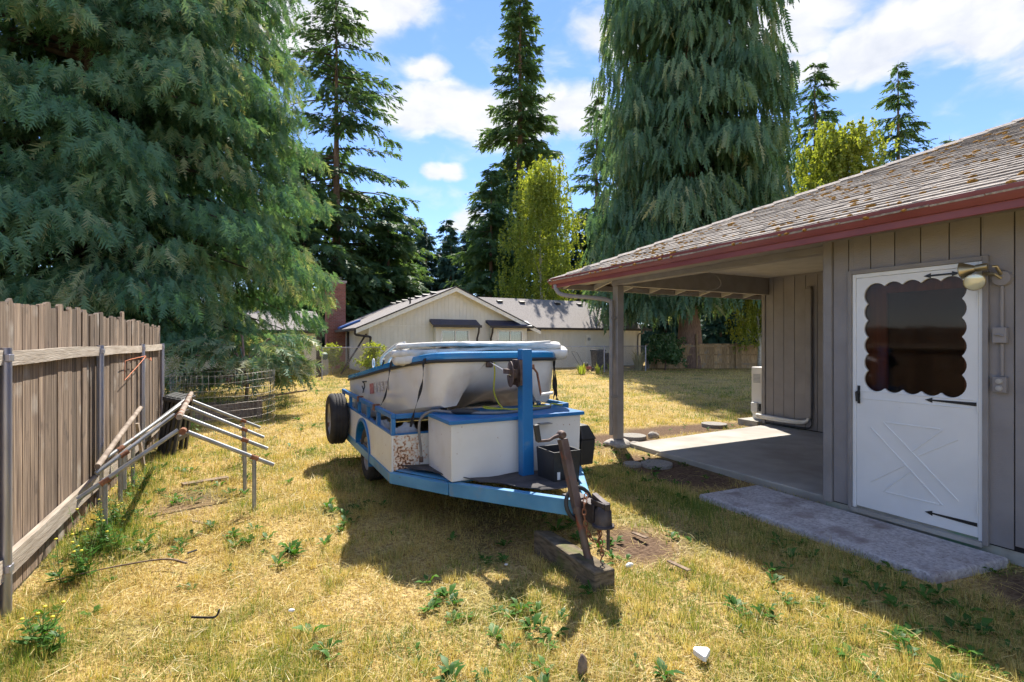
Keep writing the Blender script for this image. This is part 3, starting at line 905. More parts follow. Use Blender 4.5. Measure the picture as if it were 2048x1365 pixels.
# ================================================================== grey house with covered patio
WX = 4.88           # plane of the door wall
EX = 4.33           # eave line
VY = 7.11           # far eave line
SLOPE = .4175
EZ = 2.59
house = thing('grey_house', (WX, 2.0, 0), 'grey grooved-plywood house with maroon gutter, mossy shingle roof and covered patio', 'house')

def hpart(mb, name, mat, parent=None, **kw):
    return mb.build(name, mat, parent or house, **kw)

# door-wall siding: one board between each pair of grooves
grooves = [2.91, 2.77, 2.584, 2.394, 2.205, 2.013, 1.818, 1.627]
g = 1.627
while g > -3:
    g -= .192
    grooves.append(g)
DV0, DV1, DZ0, DZ1 = 1.80, 2.73, .10, 2.20       # door opening
for a, b in zip(grooves[1:-1], grooves[2:]):
    hi, lo = a - .004, b + .004
    spans = []
    # split at the door opening
    if lo < DV1 and hi > DV0:
        if hi > DV1 + .01: spans.append((DV1, hi, .10, 2.75))
        if lo < DV0 - .01: spans.append((lo, DV0, .10, 2.75))
        spans.append((max(lo, DV0), min(hi, DV1), DZ1, 2.75))
    else:
        spans.append((lo, hi, .13 if hi < 1.8 else .10, 2.75))
    for (l, h, z0, z1) in spans:
        hpart(MB().box(WX, WX + .016, l, h, z0, z1), 'siding_board', 'siding', bevel=.002)
hpart(MB().box(WX, WX + .016, 2.774, 2.906, .10, 2.75), 'siding_board', 'siding', bevel=.002)
hpart(MB().box(WX - .022, WX + .016, 2.912, 2.99, .085, 2.75), 'corner_board', 'trim_grey', bevel=.004)
hpart(MB().box(WX + .004, WX + .022, 2.99, 3.008, .085, 2.75).box(WX + .022, 8.54, 2.99, 3.006, .085, 2.75), 'patio_side_wall', 'siding')
# sheathing behind the grooves, round the door opening
hpart(MB().box(WX + .010, WX + .12, DV1, 2.988, .09, 2.75).box(WX + .010, WX + .12, -3.2, DV0, .09, 2.75).box(WX + .010, WX + .12, DV0, DV1, DZ1, 2.75), 'sheathing', 'dark_room')
hpart(MB().box(WX + .012, WX + .2, -3.2, 2.985, -.1, .13), 'foundation', 'foundation')
# recessed patio wall
RX = 8.54
rg = [6.36 - .03]
pix = [1547, 1567.5, 1589, 1611, 1634.6]
for x in pix:
    r = (x - 1024) / 1024
    rg.append(RX * (CT - ST * r) / (ST + CT * r))
while rg[-1] > 3.2:
    rg.append(rg[-1] - .24)
rg[-1] = 3.01
for a, b in zip(rg, rg[1:]):
    hpart(MB().box(RX, RX + .016, b + .004, a - .004, .075, 2.76), 'siding_board', 'siding', bevel=.002)
hpart(MB().box(RX + .010, RX + .1, 3.01, 6.33, .06, 2.76), 'sheathing', 'dark_room')
hpart(MB().box(RX - .02, RX + .10, 6.334, 6.40, .06, 2.76), 'corner_board', 'trim_grey', bevel=.004)
hpart(MB().box(RX + .1, 14.0, 6.36, 6.38, .05, 2.76), 'end_wall', 'siding')
hpart(MB().box(RX + .012, 14.0, 3.0, 6.355, -.1, .06), 'foundation', 'foundation')
# ceiling, beams, post
hpart(MB().box(5.0, RX - .002, 3.01, 6.24, 2.765, 2.785), 'patio_ceiling', 'soffit')
hpart(MB().box(RX - .03, RX - .002, 3.01, 6.33, 2.735, 2.762), 'ceiling_trim', 'trim_grey')
hpart(MB().box(4.99, 5.12, 2.992, 6.24, 2.46, 2.76), 'beam', 'trim_grey', bevel=.005)
hpart(MB().box(4.99, RX - .025, 6.242, 6.36, 2.45, 2.76), 'beam', 'trim_grey', bevel=.005)
hpart(MB().box(5.0, 5.12, 6.23, 6.35, .09, 2.448), 'porch_post', 'trim_grey', bevel=.006)
for i in range(9):
    xx = 4.55 + i * .61
    hpart(MB().hexa([(xx, 6.37, 2.60), (xx + .04, 6.37, 2.60), (xx + .04, 7.07, 2.455), (xx, 7.07, 2.455)], [(xx, 6.37, 2.74), (xx + .04, 6.37, 2.74), (xx + .04, 7.07, 2.53), (xx, 7.07, 2.53)]), 'rafter_tail', 'soffit')
# eave boards, gutters
hpart(MB().box(EX + .02, EX + .055, -3.2, VY - .02, 2.45, 2.535), 'fascia', 'maroon', bevel=.003)
hpart(MB().box(EX + .06, 14.0, VY - .055, VY - .02, 2.45, 2.535), 'fascia', 'trim_grey', bevel=.003)
gut = MB()
prof = [(EX + .05, 2.508), (EX + .0, 2.508), (EX - .012, 2.53), (EX - .03, 2.56), (EX - .03, 2.602), (EX - .022, 2.602), (EX - .02, 2.56), (EX + .05, 2.53)]
a0 = len(prof)
gut.raw([(x, -3.2, z) for x, z in prof] + [(x, VY + (EX - x), z) for x, z in prof], [tuple(range(a0)), tuple(reversed(range(a0, 2 * a0)))] + [(i, (i + 1) % a0, (i + 1) % a0 + a0, i + a0) for i in range(a0)])
hpart(gut, 'gutter', 'maroon', smooth=True)
gut = MB()
prof2 = [(VY - (x - EX), z) for x, z in prof]
gut.raw([(EX + (VY - y), y, z) for y, z in prof2] + [(14.0, y, z) for y, z in prof2], [tuple(range(a0)), tuple(reversed(range(a0, 2 * a0)))] + [(i, (i + 1) % a0, (i + 1) % a0 + a0, i + a0) for i in range(a0)])
hpart(gut, 'gutter', 'maroon', smooth=True)
hpart(MB().box(EX + .056, WX + .01, -3.2, 2.99, 2.53, 2.545).box(EX + .056, 4.985, 2.99, 7.05, 2.53, 2.545), 'soffit', 'trim_grey')
# roof deck: west slope, hip end, far slope
RXM, RZ = 9.33, EZ + SLOPE * 5.0
roof = hpart(MB().raw([(EX - .02, -3.2, EZ - .03), (EX - .02, VY + .02, EZ - .03), (RXM, VY - 5.0, RZ - .03), (RXM, -3.2, RZ - .03), (14.33, VY + .02, EZ - .03), (14.33, -3.2, EZ - .03)],
              [(0, 1, 2, 3), (1, 4, 2), (3, 2, 4, 5)]), 'roof', 'shingle')
# shingles on the slope that faces the yard
srng = random.Random(3)
k_up = 1 / math.sqrt(1 + SLOPE ** 2)
def shingle_shape(w, d, t, jig):
    # local: x up the slope, y along the eave, z off the roof
    return MB().hexa([(0, 0, 0), (d, 0, 0), (d, w, 0), (0, w, 0)], [(0, 0, t), (d, 0, t * .3), (d, w, t * .3), (0, w, t * (1 - jig))])
SH = []
for kk in range(6):
    o = shingle_shape(.305, .20, .013 + .0012 * kk, .10 * (kk % 3)).build('shingle', 'shingle')
    SH.append(o.data)
    bpy.data.objects.remove(o)
ang = math.atan(SLOPE)
cells = []
c = 0
while True:
    x = EX - .035 + c * .118
    if x > 9.0: break
    top = VY - (x - EX) + .0
    y = -.6 + (c % 3) * .105 + srng.uniform(0, .05)
    while y < top - .02:
        w = min(.31, top - y)
        if w > .06:
            cells.append((x, y, w))
        y += .31
    c += 1
def visible(cell):
    x, y, w = cell
    z = EZ + SLOPE * (x - EX)
    cx, cyy = x * CT - (y + .3) * ST, x * ST + (y + .3) * CT
    return cx < cyy * 1.01
vis = [q for q in cells if visible(q)]
vis.sort(key=lambda q: math.hypot(q[0], q[1]))
near = set(vis[:300])
rest_mb = MB()
for q in cells:
    x, y, w = q
    z = EZ - .022 + SLOPE * (x - EX)
    dz = srng.uniform(0, .004)
    M = Matrix.Translation((x + srng.uniform(-.006, .006), y, z + dz)) @ Matrix.Rotation(-ang + rad(srng.uniform(1.2, 2.6)), 4, 'Y') @ Matrix.Diagonal((1, w / .31, 1, 1))
    me = srng.choice(SH)
    if q in near:
        o = link('shingle', me, roof)
        M2 = Matrix.Translation(-ORG[house.name]) @ M
        o.matrix_local = M2
    else:
        rest_mb.raw([M @ v.co for v in me.vertices], [tuple(p.vertices) for p in me.polygons])
r = rest_mb.build('upper_shingles', 'shingle', roof, recalc=False)
r['kind'] = 'stuff'
# hip cap
hc = MB()
nc = 26
for i in range(nc):
    t0, t1 = 5.0 * i / nc, 5.0 * (i + 1.35) / nc
    p, q = Vector((EX + t0, VY - t0, EZ + SLOPE * t0 + .008 + srng.uniform(0, .006))), Vector((EX + t1, VY - t1, EZ + SLOPE * t1 - .006))
    d1, d2 = Vector((-.07, -.07, -.035)), Vector((.07, .07, -.035))
    u = Vector((0, 0, .016))
    hc.raw([p + d1, p + u, p + d2, q + d1, q + u, q + d2, p + d1 - u, p + d2 - u], [(0, 1, 4, 3), (1, 2, 5, 4), (0, 6, 7, 2, 1)])
hpart(hc, 'hip_cap', 'shingle', parent=roof, recalc=False)
# moss cushions caught on the butts of the shingles
mrng = np.random.default_rng(9)
ico = bmesh.new(); bmesh.ops.create_icosphere(ico, subdivisions=1, radius=1)
iv = np.array([v.co[:] for v in ico.verts]); itf = np.array([[v.index for v in f.verts] for f in ico.faces]); ico.free()
mv, mf, o_ = [], [], 0
for x, y, w in vis:
    dens = .20 + .9 * max(0, float(vnoise(x, y, 1.1, 8)) - .45)
    for _ in range(3):
        if mrng.random() < dens * 1.25:
            s = mrng.uniform(.008, .022) * (1.6 if mrng.random() < .15 else 1)
            p = np.array([x - .004, y + mrng.uniform(0, w), EZ - .012 + SLOPE * (x - EX)])
            v = iv * mrng.uniform(.75, 1.2, (len(iv), 1)) * s * np.array([1.0, mrng.uniform(1.1, 2.4), .75]) + p
            mv.append(v); mf.append(itf + o_); o_ += len(iv)
mo = link('moss', mesh_np('moss', np.concatenate(mv) - np.array(ORG[house.name]), np.concatenate(mf), 'moss', None, True), roof)
mo['kind'] = 'stuff'
# downspout beside the post
ds = MB()
path = curve([(4.35, 6.98, 2.50), (4.36, 6.96, 2.42), (4.44, 6.86, 2.33), (4.78, 6.50, 2.27), (4.915, 6.335, 2.22), (4.935, 6.30, 2.12), (4.935, 6.30, 1.2), (4.935, 6.30, .16)], 5)
ds.tube(path, .034, 8)
hpart(ds, 'downspout', 'trim_grey', smooth=True)
for z in (.75, 1.95):
    hpart(MB().box(4.895, 5.0, 6.258, 6.264, z - .015, z + .015).box(4.90, 5.06, 6.2235, 6.2275, z - .012, z + .012), 'downspout_strap', 'trim_grey')
# loose white cable looped under the beam
cb = MB()
cb.tube(curve([(5.13, 6.1, 2.44), (5.25, 5.8, 2.28), (5.5, 5.45, 2.26), (5.75, 5.0, 2.33), (5.45, 4.75, 2.45), (5.10, 4.7, 2.50)], 6), .004, 5)
hpart(cb, 'cable', 'hose_grey', smooth='all')
# line-set cover and pipes on the recessed wall
rv = lambda x: RX * (CT - ST * (x - 1024) / 1024) / (ST + CT * (x - 1024) / 1024)
ly = rv(1621)
lc = MB()
lc.box(RX - .075, RX - .002, ly - .055, ly + .055, .28, 2.50)
lc.box(RX - .06, RX - .002, ly - .05, ly + .05, 2.50, 2.53)
hpart(lc, 'pipe_cover', 'siding', bevel=.02)
pp = MB()
pp.tube(curve([(RX - .04, ly, .30), (RX - .05, ly + .05, .22), (RX - .06, ly + .3, .20), (RX - .08, 6.1, .21), (RX - .10, 6.45, .22)], 6), .028, 8)
pp.tube(curve([(RX - .04, ly + .02, .27), (RX - .05, ly + .08, .19), (RX - .07, ly + .4, .165), (RX - .10, 6.45, .18)], 6), .02, 8)
hpart(pp, 'insulated_pipe', 'ac_white', smooth='all')
pp = MB(); pp.tube(curve([(RX - .03, ly - .03, .30), (RX - .04, ly - .04, .16), (RX - .04, ly + .1, .10), (RX - .05, 6.3, .10)], 6), .011, 6)
hpart(pp, 'drain_hose', 'rub_black', smooth='all')

# ------------------------------------------------------------------ storm door
door = hpart(MB().box(WX - .012, WX + .03, DV0, DV0 + .028, DZ0, DZ1).box(WX - .012, WX + .03, DV1 - .028, DV1, DZ0, DZ1).box(WX - .012, WX + .03, DV0 + .028, DV1 - .028, DZ1 - .035, DZ1), 'storm_door', 'door_white', bevel=.004)
trm = MB().box(WX - .03, WX - .0, DV0 - .035, DV0 - .001, DZ0 - .02, DZ1 + .035).box(WX - .03, WX - .0, DV1 + .001, DV1 + .03, DZ0 - .02, DZ1 + .035).box(WX - .03, WX - .0, DV0 - .001, DV1 + .001, DZ1 + .001, DZ1 + .035)
hpart(trm, 'door_trim', 'trim_grey', bevel=.003)
L0, L1, B0, B1 = DV0 + .03, DV1 - .03, DZ0 + .02, DZ1 - .037      # leaf
WL, WR, WB, WT = 2.605, 1.93, 1.19, 2.075                           # scalloped light (left is larger y)
def scallops():
    pts = []
    def run(p, q, n, bulge):
        p, q = Vector(p), Vector(q)
        nrm = Vector(((q - p).y, -(q - p).x)).normalized()
        for i in range(n):
            a, b = p.lerp(q, i / n), p.lerp(q, (i + 1) / n)
            for k in range(7):
                t = k / 7
                pts.append(tuple(a.lerp(b, t) + nrm * bulge * math.sin(math.pi * t) ** .8))
    run((WR, WB), (WL, WB), 5, .032)
    run((WL, WB), (WL, WT), 6, .030)
    run((WL, WT), (WR, WT), 5, .032)
    run((WR, WT), (WR, WB), 6, .030)
    return pts
ring = scallops()
leaf = MB().prism([(L0, B0), (L1, B0), (L1, B1), (L0, B1)], [ring], lambda a, b, d: (WX - .006 + d, a, b), .03)
leaf_o = hpart(leaf, 'door_leaf', 'door_white', parent=door, bevel=.003)
hpart(MB().box(WX + .012, WX + .016, WR - .05, WL + .05, WB - .05, WT + .05), 'screen_pane', 'screen_glass', parent=door)
# moulding lines and crossbuck on the lower panel
tr = MB()
mz = 1.125
tr.box(WX - .012, WX - .005, L0 + .03, L1 - .03, mz + .025, mz + .032)
tr.box(WX - .012, WX - .005, L0 + .03, L1 - .03, mz - .04, mz - .033)
def ridge(p, q, w=.012):
    tr.bar((WX - .008, *p), (WX - .008, *q), w, .009, up=(1, 0, 0))
CB = (L0 + .12, L1 - .12, .30, .90)
ridge((CB[0], CB[2] + .06), (CB[1] - .10, CB[3])); ridge((CB[0] + .10, CB[2]), (CB[1], CB[3] - .06))
ridge((CB[1], CB[2] + .06), ((CB[0] + CB[1]) / 2 + .05, .56)); ridge((CB[1] - .10, CB[2]), ((CB[0] + CB[1]) / 2, .53))
ridge((CB[0], CB[3] - .06), ((CB[0] + CB[1]) / 2 - .05, .66)); ridge((CB[0] + .10, CB[3]), ((CB[0] + CB[1]) / 2, .68))
ridge((CB[0] + .12, CB[3]), (CB[1] - .12, CB[3])); ridge((CB[0] + .12, CB[2]), (CB[1] - .12, CB[2]))
hpart(tr, 'crossbuck_moulding', 'door_white', parent=door, bevel=.003)
def strap_hinge(z, y0, y1, tilt, double=False):
    n = MB()
    y1s = y1
    pl = [(y0, z - .014), (y0, z + .014), (y1s - .05, z + .006 + tilt), (y1s - .05, z + .02 + tilt), (y1s, z + tilt), (y1s - .05, z - .02 + tilt), (y1s - .05, z - .006 + tilt)]
    if double:
        pl = [(y0, z - tilt * .5), (y0 + .05, z + .02), (y0 + .05, z + .007), (y1s - .05, z + .007 + tilt), (y1s - .05, z + .02 + tilt), (y1s, z + tilt), (y1s - .05, z - .02 + tilt), (y1s - .05, z - .007 + tilt), (y0 + .05, z - .007), (y0 + .05, z - .02)]
    n.prism(pl, [], lambda a, b, d: (WX - .0065 - d, a, b), .005)
    hpart(n, 'strap_hinge', 'black_iron', parent=door)
strap_hinge(1.122, L0 + .005, 2.17, .003)
strap_hinge(.215, L0 + .005, 2.17, .003)
strap_hinge(2.125, 1.94, 2.18, .0, True)
hd = MB(); hd.box(WX - .016, WX - .0065, 2.665, 2.685, 1.04, 1.20); hd.tube([(WX - .016, 2.675, 1.15), (WX - .05, 2.675, 1.14), (WX - .052, 2.672, 1.06)], [.01, .011, .008], 8)
hpart(hd, 'handle', 'black_iron', parent=door, smooth=True)
hg = MB()
for z in (.35, 1.1, 1.92):
    hg.tube([(WX - .016, DV0 + .03, z - .05), (WX - .016, DV0 + .03, z + .05)], .006, 6)
hpart(hg, 'butt_hinge', 'door_white', parent=door, smooth=True)
hpart(MB().box(WX - .03, WX + .06, DV0, DV1, .062, .097), 'threshold', 'concrete', parent=door)
# inner wooden door and dim room behind the screen
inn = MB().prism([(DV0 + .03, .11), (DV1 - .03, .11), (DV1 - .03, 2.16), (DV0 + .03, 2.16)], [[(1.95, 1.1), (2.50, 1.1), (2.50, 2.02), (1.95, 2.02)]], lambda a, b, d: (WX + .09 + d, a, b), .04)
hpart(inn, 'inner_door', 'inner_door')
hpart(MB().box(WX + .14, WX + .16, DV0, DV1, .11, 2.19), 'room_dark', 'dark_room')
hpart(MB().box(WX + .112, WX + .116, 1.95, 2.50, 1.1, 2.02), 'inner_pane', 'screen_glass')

# ------------------------------------------------------------------ twin flood lamps, switch box, outlet, conduit
fl = MB(); FY, FZ = 1.69, 2.055
fl.lathe([(0, -.03), (.052, -.03), (.055, -.012), (.06, 0), (0, 0)], (WX - .003, FY, FZ), (1, 0, 0), 20)
flood = hpart(fl, 'flood_light', 'siding', smooth=True)
def par(c, d, name):
    c, d = Vector(c), Vector(d).normalized()
    b = MB(); b.lathe([(.0, -.15), (.024, -.15), (.026, -.09), (.022, -.08), (.034, -.06), (.056, -.02), (.064, .0), (.058, .004)], c, d, 20)
    o = hpart(b, 'lamp_housing', 'brass', parent=flood, smooth=True)
    f = MB(); f.lathe([(.059, .003), (.045, .010), (.02, .016), (0, .018)], c, d, 20)
    hpart(f, 'lamp_lens', 'lamp_face', parent=flood, smooth=True)
par((WX - .13, 1.885, 2.125), (-.12, .95, -.12), 'a')
par((WX - .17, 1.79, 2.03), (-.80, -.42, -.30), 'b')
ar = MB(); ar.tube([(WX - .03, FY, FZ + .03), (WX - .08, FY + .01, FZ + .085), (WX - .09, 1.72, 2.14)], .011, 8); ar.tube([(WX - .035, FY, FZ), (WX - .07, 1.71, 2.085), (WX - .05, 1.78, 2.10)], .011, 8)
hpart(ar, 'lamp_arm', 'brass', parent=flood, smooth=True)
hpart(MB().tube([(WX - .014, 1.69, 2.0), (WX - .014, 1.69, 1.70)], .011, 8).tube([(WX - .014, 1.69, 1.58), (WX - .014, 1.69, 1.345)], .011, 8), 'conduit', 'siding', smooth=True)
sb_ = hpart(MB().box(WX - .05, WX - .001, 1.655, 1.735, 1.585, 1.70), 'switch_box', 'siding', bevel=.006)
hpart(MB().tube([(WX - .055, 1.72, 1.645), (WX - .06, 1.695, 1.645), (WX - .055, 1.67, 1.635)], .006, 6), 'switch_lever', 'trim_grey', parent=sb_, smooth=True)
ob = hpart(MB().box(WX - .05, WX - .001, 1.655, 1.735, 1.225, 1.34), 'outlet_box', 'siding', bevel=.006)
for z in (1.258, 1.308):
    hpart(MB().lathe([(0, -.012), (.018, -.010), (.021, 0)], (WX - .05, 1.695, z), (1, 0, 0), 14), 'outlet_cover', 'soffit', parent=ob, smooth=True)

# ------------------------------------------------------------------ heat pump at the corner of the patio wall
ac = thing('heat_pump', (9.05, 6.61, 0), 'cream heat pump unit on a block past the patio wall', 'heat pump')
MB().box(8.66, 9.44, 6.50, 6.73, .20, 1.10).build('cabinet', 'ac_white', ac, bevel=.015)
gr = MB()
for k in range(7): gr.box(8.652, 8.6605, 6.53, 6.68, .80 + k * .025, .812 + k * .025)
gr.build('side_louvre', 'ac_grille', ac)
MB().box(8.60, 8.6605, 6.56, 6.70, .24, .42).build('valve_cover', 'ac_white', ac, bevel=.012)
MB().box(8.645, 8.6605, 6.515, 6.552, .26, .40).build('service_port', 'black_iron', ac)
for xx in (8.70, 9.30): MB().box(xx, xx + .08, 6.50, 6.73, .10, .198).build('foot', 'ac_white', ac)
solo(MB().box(8.42, 9.55, 6.42, 6.85, -.05, .098), 'concrete_pad', 'block_concrete', 'flat concrete pad under the heat pump', 'pad', (8.7, 6.7, -.05), bevel=.01)

# ================================================================== weathered timber fence on the left
FX = -1.285          # line of the posts
fence = thing('timber_fence', (FX, 6.0, 0), 'weathered grey-brown board fence with galvanised posts along the left', 'fence')
fr = random.Random(17)
posts_y = [1.90, 4.05, 6.20, 8.38, 10.12]
y = 1.75
while y < 10.2:
    w = fr.choice([.095, .135, .138, .14, .14, .12])
    h = 1.86 + fr.uniform(-.025, .035) - (.03 if y > 9 else 0)
    if abs(y - 7.42) < .07: h += .09
    x0 = FX - .062 + fr.uniform(-.006, .006)
    e = fr.uniform(.012, .03)
    lean = fr.uniform(-.006, .006)
    pl = [(y + .004, .02), (y + w - .005, .02), (y + w - .005 + lean, h - e), (y + w - e * 1.1 + lean, h), (y + e * 1.1 + lean, h - fr.uniform(0, .01)), (y + .003 + lean, h - e)]
    MB().prism(pl, [], lambda a, b, d: (x0 + d, a, b), .018).build('board', 'fence_wood', fence)
    y += w + .002
for a, b in zip(posts_y, posts_y[1:]):
    sg = fr.uniform(-.01, .01)
    for (z, hh) in ((1.50, .088), (.255, .13)):
        m = MB(); n = 8
        for k in range(n):
            t0, t1 = k / n, (k + 1) / n
            zz = lambda t: z + sg * math.sin(math.pi * t) + .006 * math.sin(5 * t + a)
            y0, y1 = a + .032 + (b - a - .064) * t0, a + .032 + (b - a - .064) * t1
            m.hexa([(FX - .036, y0, zz(t0) - hh / 2), (FX + .004, y0, zz(t0) - hh / 2), (FX + .004, y1, zz(t1) - hh / 2), (FX - .036, y1, zz(t1) - hh / 2)],
                   [(FX - .036, y0, zz(t0) + hh / 2), (FX + .004, y0, zz(t0) + hh / 2), (FX + .004, y1, zz(t1) + hh / 2), (FX - .036, y1, zz(t1) + hh / 2)])
        m.build('rail', 'rail_wood', fence)
for yy in posts_y:
    MB().tube([(FX, yy, -.1), (FX, yy, 1.56)], .030, 14).build('post', 'galv_post', fence, smooth=True)
    for z in (1.50, .255):
        MB().box(FX + .004, FX + .031, yy - .032, yy + .032, z - .022, z + .022).build('rail_bracket', 'galv_post', fence, bevel=.004)
w = MB()
w.tube([(FX + .035, 8.38, 1.40), (FX + .01, 7.55, 1.38), (FX + .01, 7.25, 1.37), (FX + .01, 7.22, 1.15), (FX + .02, 7.9, 1.28), (FX + .036, 8.36, 1.39)], .004, 5)
w.tube([(FX + .036, 8.36, 1.39), (FX + .08, 8.5, 1.33), (FX + .06, 8.6, 1.37)], .004, 5)
solo(w, 'orange_wire', 'orange_wire', 'thin orange wire strung on the timber fence', 'wire', (FX, 7.8, 1.3), smooth='all')

# ================================================================== galvanised pipe canopy frame
pf = thing('pipe_frame', (-.55, 6.3, 0), 'low gable-shaped frame of galvanised pipes standing on the dry grass by the fence', 'frame')
def pipe(a, b, r=.019, name='rafter', mat='galv_pipe'):
    return MB().tube([a, b], r, 12).build(name, mat, pf, smooth=True)
def joint(c, d, r=.025, L=.07):
    c, d = Vector(c), Vector(d).normalized()
    MB().tube([c - d * L / 2, c + d * L / 2], r, 10).build('fitting', 'rust', pf, smooth=True)
frames = [  # y_left, y_right, apex(x,y,z), left end, right end, left leg (x, top z, base), right leg
    dict(ap=(-.52, 5.28, .815), le=(-1.19, 5.06, .375), re=(.20, 5.40, .415), ll=(-1.03, 5.11, .482, -.05), rl=(.035, 5.37, .495, -.05)),
    dict(ap=(-.64, 6.12, .85), le=(-1.19, 5.60, .45), re=(.17, 6.16, .43), ll=(-1.02, 5.75, .565, .25), rl=(-.05, 6.15, .53, -.05)),
    dict(ap=(-.67, 6.90, .86), le=(-1.20, 6.02, .50), re=(.15, 6.90, .43), ll=(-1.12, 6.17, .56, -.05), rl=(-.06, 6.90, .53, -.05)),
    dict(ap=(-.68, 7.55, .86), le=(-1.20, 6.70, .47), re=(.12, 7.72, .43), ll=(-1.13, 6.85, .53, -.05), rl=(-.08, 7.67, .51, -.05)),
]
for i, f in enumerate(frames):
    ap = Vector(f['ap'])
    off = Vector((.035, 0, -.012))
    pipe(ap - off, f['le']); pipe(ap + off, f['re'])
    for key, e in (('ll', 'le'), ('rl', 're')):
        x, yy, zt, zb = f[key]
        a, b = ap, Vector(f[e])
        t = (x - a.x) / (b.x - a.x)
        p = a.lerp(b, t)
        pipe((p.x, p.y, zb), (p.x, p.y, p.z - .008), .0185, 'leg')
        joint(p, (b - a), .024)
    joint(ap, (0, 1, 0), .028, .09)
pipe((-.60, 5.78, .875), (-.70, 8.05, .90), .027, 'ridge_pipe', 'rusty_pole')
for yy in (5.9, 6.12, 6.9, 7.55):
    joint((-.605 - .044 * (yy - 5.78), yy, .876 + .011 * (yy - 5.78)), (0, 1, 0), .031, .05)
solo(MB().tube([(-1.185, 5.62, .505), (-1.18, 6.6, .66), (-1.17, 7.5, .80)], [.024, .026, .024], 10), 'rusty_pole', 'rusty_pole', 'brown rusty pole lying on the fence side of the pipe frame', 'pole', (-1.18, 6.5, .5), smooth=True)
solo(MB().hexa([(-1.17, 7.62, .0), (-1.14, 7.62, .0), (-1.14, 7.70, .0), (-1.17, 7.70, .0)], [(-1.21, 7.42, .62), (-1.18, 7.42, .62), (-1.18, 7.50, .62), (-1.21, 7.50, .62)]), 'wood_stake', 'rusty_pole', 'short brown wooden stake leaning on the fence behind the pipe frame', 'stake', (-1.17, 7.6, 0))

# ================================================================== folded black sawhorses leaning on the fence
def sawhorse(loc, tilt, label):
    root = thing('sawhorse', loc, label, 'sawhorse', 'folded sawhorses leaning on the fence')
    b = MB(); b.box(-.30, .30, -.045, .045, .74, .80); b.box(-.27, .27, -.03, .03, .80, .815)
    b.build('top_beam', 'plastic_black', root, local=True, bevel=.008)
    for s in (-1, 1):
        for yy in (-.03, .03):
            m = MB(); m.hexa([(s * .24 - .035, yy - .018, .0), (s * .24 + .035, yy - .018, .0), (s * .24 + .035, yy + .018, .0), (s * .24 - .035, yy + .018, .0)],
                             [(s * .17 - .05, yy - .018, .74), (s * .17 + .05, yy - .018, .74), (s * .17 + .05, yy + .018, .74), (s * .17 - .05, yy + .018, .74)])
            m.build('leg', 'plastic_black', root, local=True, bevel=.006)
    m = MB(); m.box(-.19, .19, -.05, .05, .20, .27); m.box(-.15, .15, -.045, .045, .56, .62)
    m.build('tray', 'plastic_black', root, local=True, bevel=.006)
    root.rotation_euler = (0, rad(-tilt[0]), rad(tilt[1]))
    return root
for i, (xx, yy, t, rz) in enumerate([(-.93, 8.72, 8, 78), (-1.0, 8.86, 7, 80), (-1.06, 9.0, 6, 82), (-1.11, 9.15, 5, 83)]):
    r = sawhorse((xx, yy, .0), (0, rz), ('nearest', 'second nearest', 'third nearest', 'rearmost')[i] + ' of four folded black sawhorses leaning on the timber fence')
    r.rotation_euler = (rad(t), 0, rad(rz + 0))

# ================================================================== welded-wire ring and raised bed at the end of the fence
ring_ = MB(); rr = random.Random(4)
cx_, cy_, R_ = -.42, 10.75, .83
for k in range(9):
    z = .02 + k * .125
    ph = rr.uniform(0, 6)
    ring_.tube([(cx_ + (R_ + .03 * math.sin(3 * a + ph)) * math.cos(a), cy_ + (R_ + .03 * math.sin(3 * a + ph)) * math.sin(a), z + .012 * math.sin(4 * a + ph) + .03 * math.cos(a)) for a in [2 * math.pi * i / 48 for i in range(48)]], .0024, 4, closed=True)
for k in range(52):
    a = 2 * math.pi * k / 52
    ring_.tube([(cx_ + (R_ + .02 * math.sin(5 * a + z * 9)) * math.cos(a), cy_ + (R_ + .02 * math.sin(5 * a + z * 9)) * math.sin(a), z + .03 * math.cos(a)) for z in (-.02, .35, .7, 1.03)], .0018, 4)
solo(ring_, 'wire_ring', 'wire', 'round cage of welded wire fencing standing past the fence end', 'wire cage', (cx_, cy_, 0), smooth='all', recalc=False)
bed = thing('raised_bed', (-.3, 11.6, 0), 'old weathered plank garden bed beside the wire cage', 'garden bed')
MB().box(-1.2, .18, 11.72, 11.76, 0, .34).build('plank', 'planter_wood', bed)
MB().box(.182, .222, 11.72, 13.0, 0, .34).build('plank', 'planter_wood', bed)
MB().box(.12, .21, 11.64, 11.718, -.02, .46).build('corner_post', 'planter_wood', bed)
MB().box(-1.18, .178, 11.765, 12.98, -.02, .26).build('soil', 'debris', bed)
rk = MB(); hx, hy = .35, 11.9
rk.tube([(-.25, 11.5, .02), (.33, 12.05, 1.06)], .011, 6)
rake = thing('garden_rake', (-.25, 11.5, 0), 'wire leaf rake leaning with its tines up behind the wire cage', 'rake')
rk.build('handle', 'planter_wood', rake, smooth=True)
tn = MB()
for k in range(13):
    f = (k - 6) / 6
    tn.tube([(.33, 12.05, 1.06), (.62 + .1 * abs(f), 12.35 + .26 * f, 1.16 - .02 * abs(f)), (.72 + .1 * abs(f), 12.45 + .30 * f, 1.10 - .02 * abs(f))], .004, 4)
tn.build('tines', 'wire', rake, smooth='all', recalc=False)
solo(MB().tube([(.08, 11.66, .46), (-.18, 11.9, 1.45)], .008, 6), 'garden_cane', 'green_plastic', 'thin green garden cane leaning behind the wire cage', 'cane', (.08, 11.66, .4), smooth=True)
solo(MB().tube([(.30, 11.55, .0), (.42, 11.9, .95)], .010, 6), 'garden_cane', 'green_plastic', 'green garden cane right of the wire cage near the raised bed', 'cane', (.30, 11.55, 0), smooth=True)
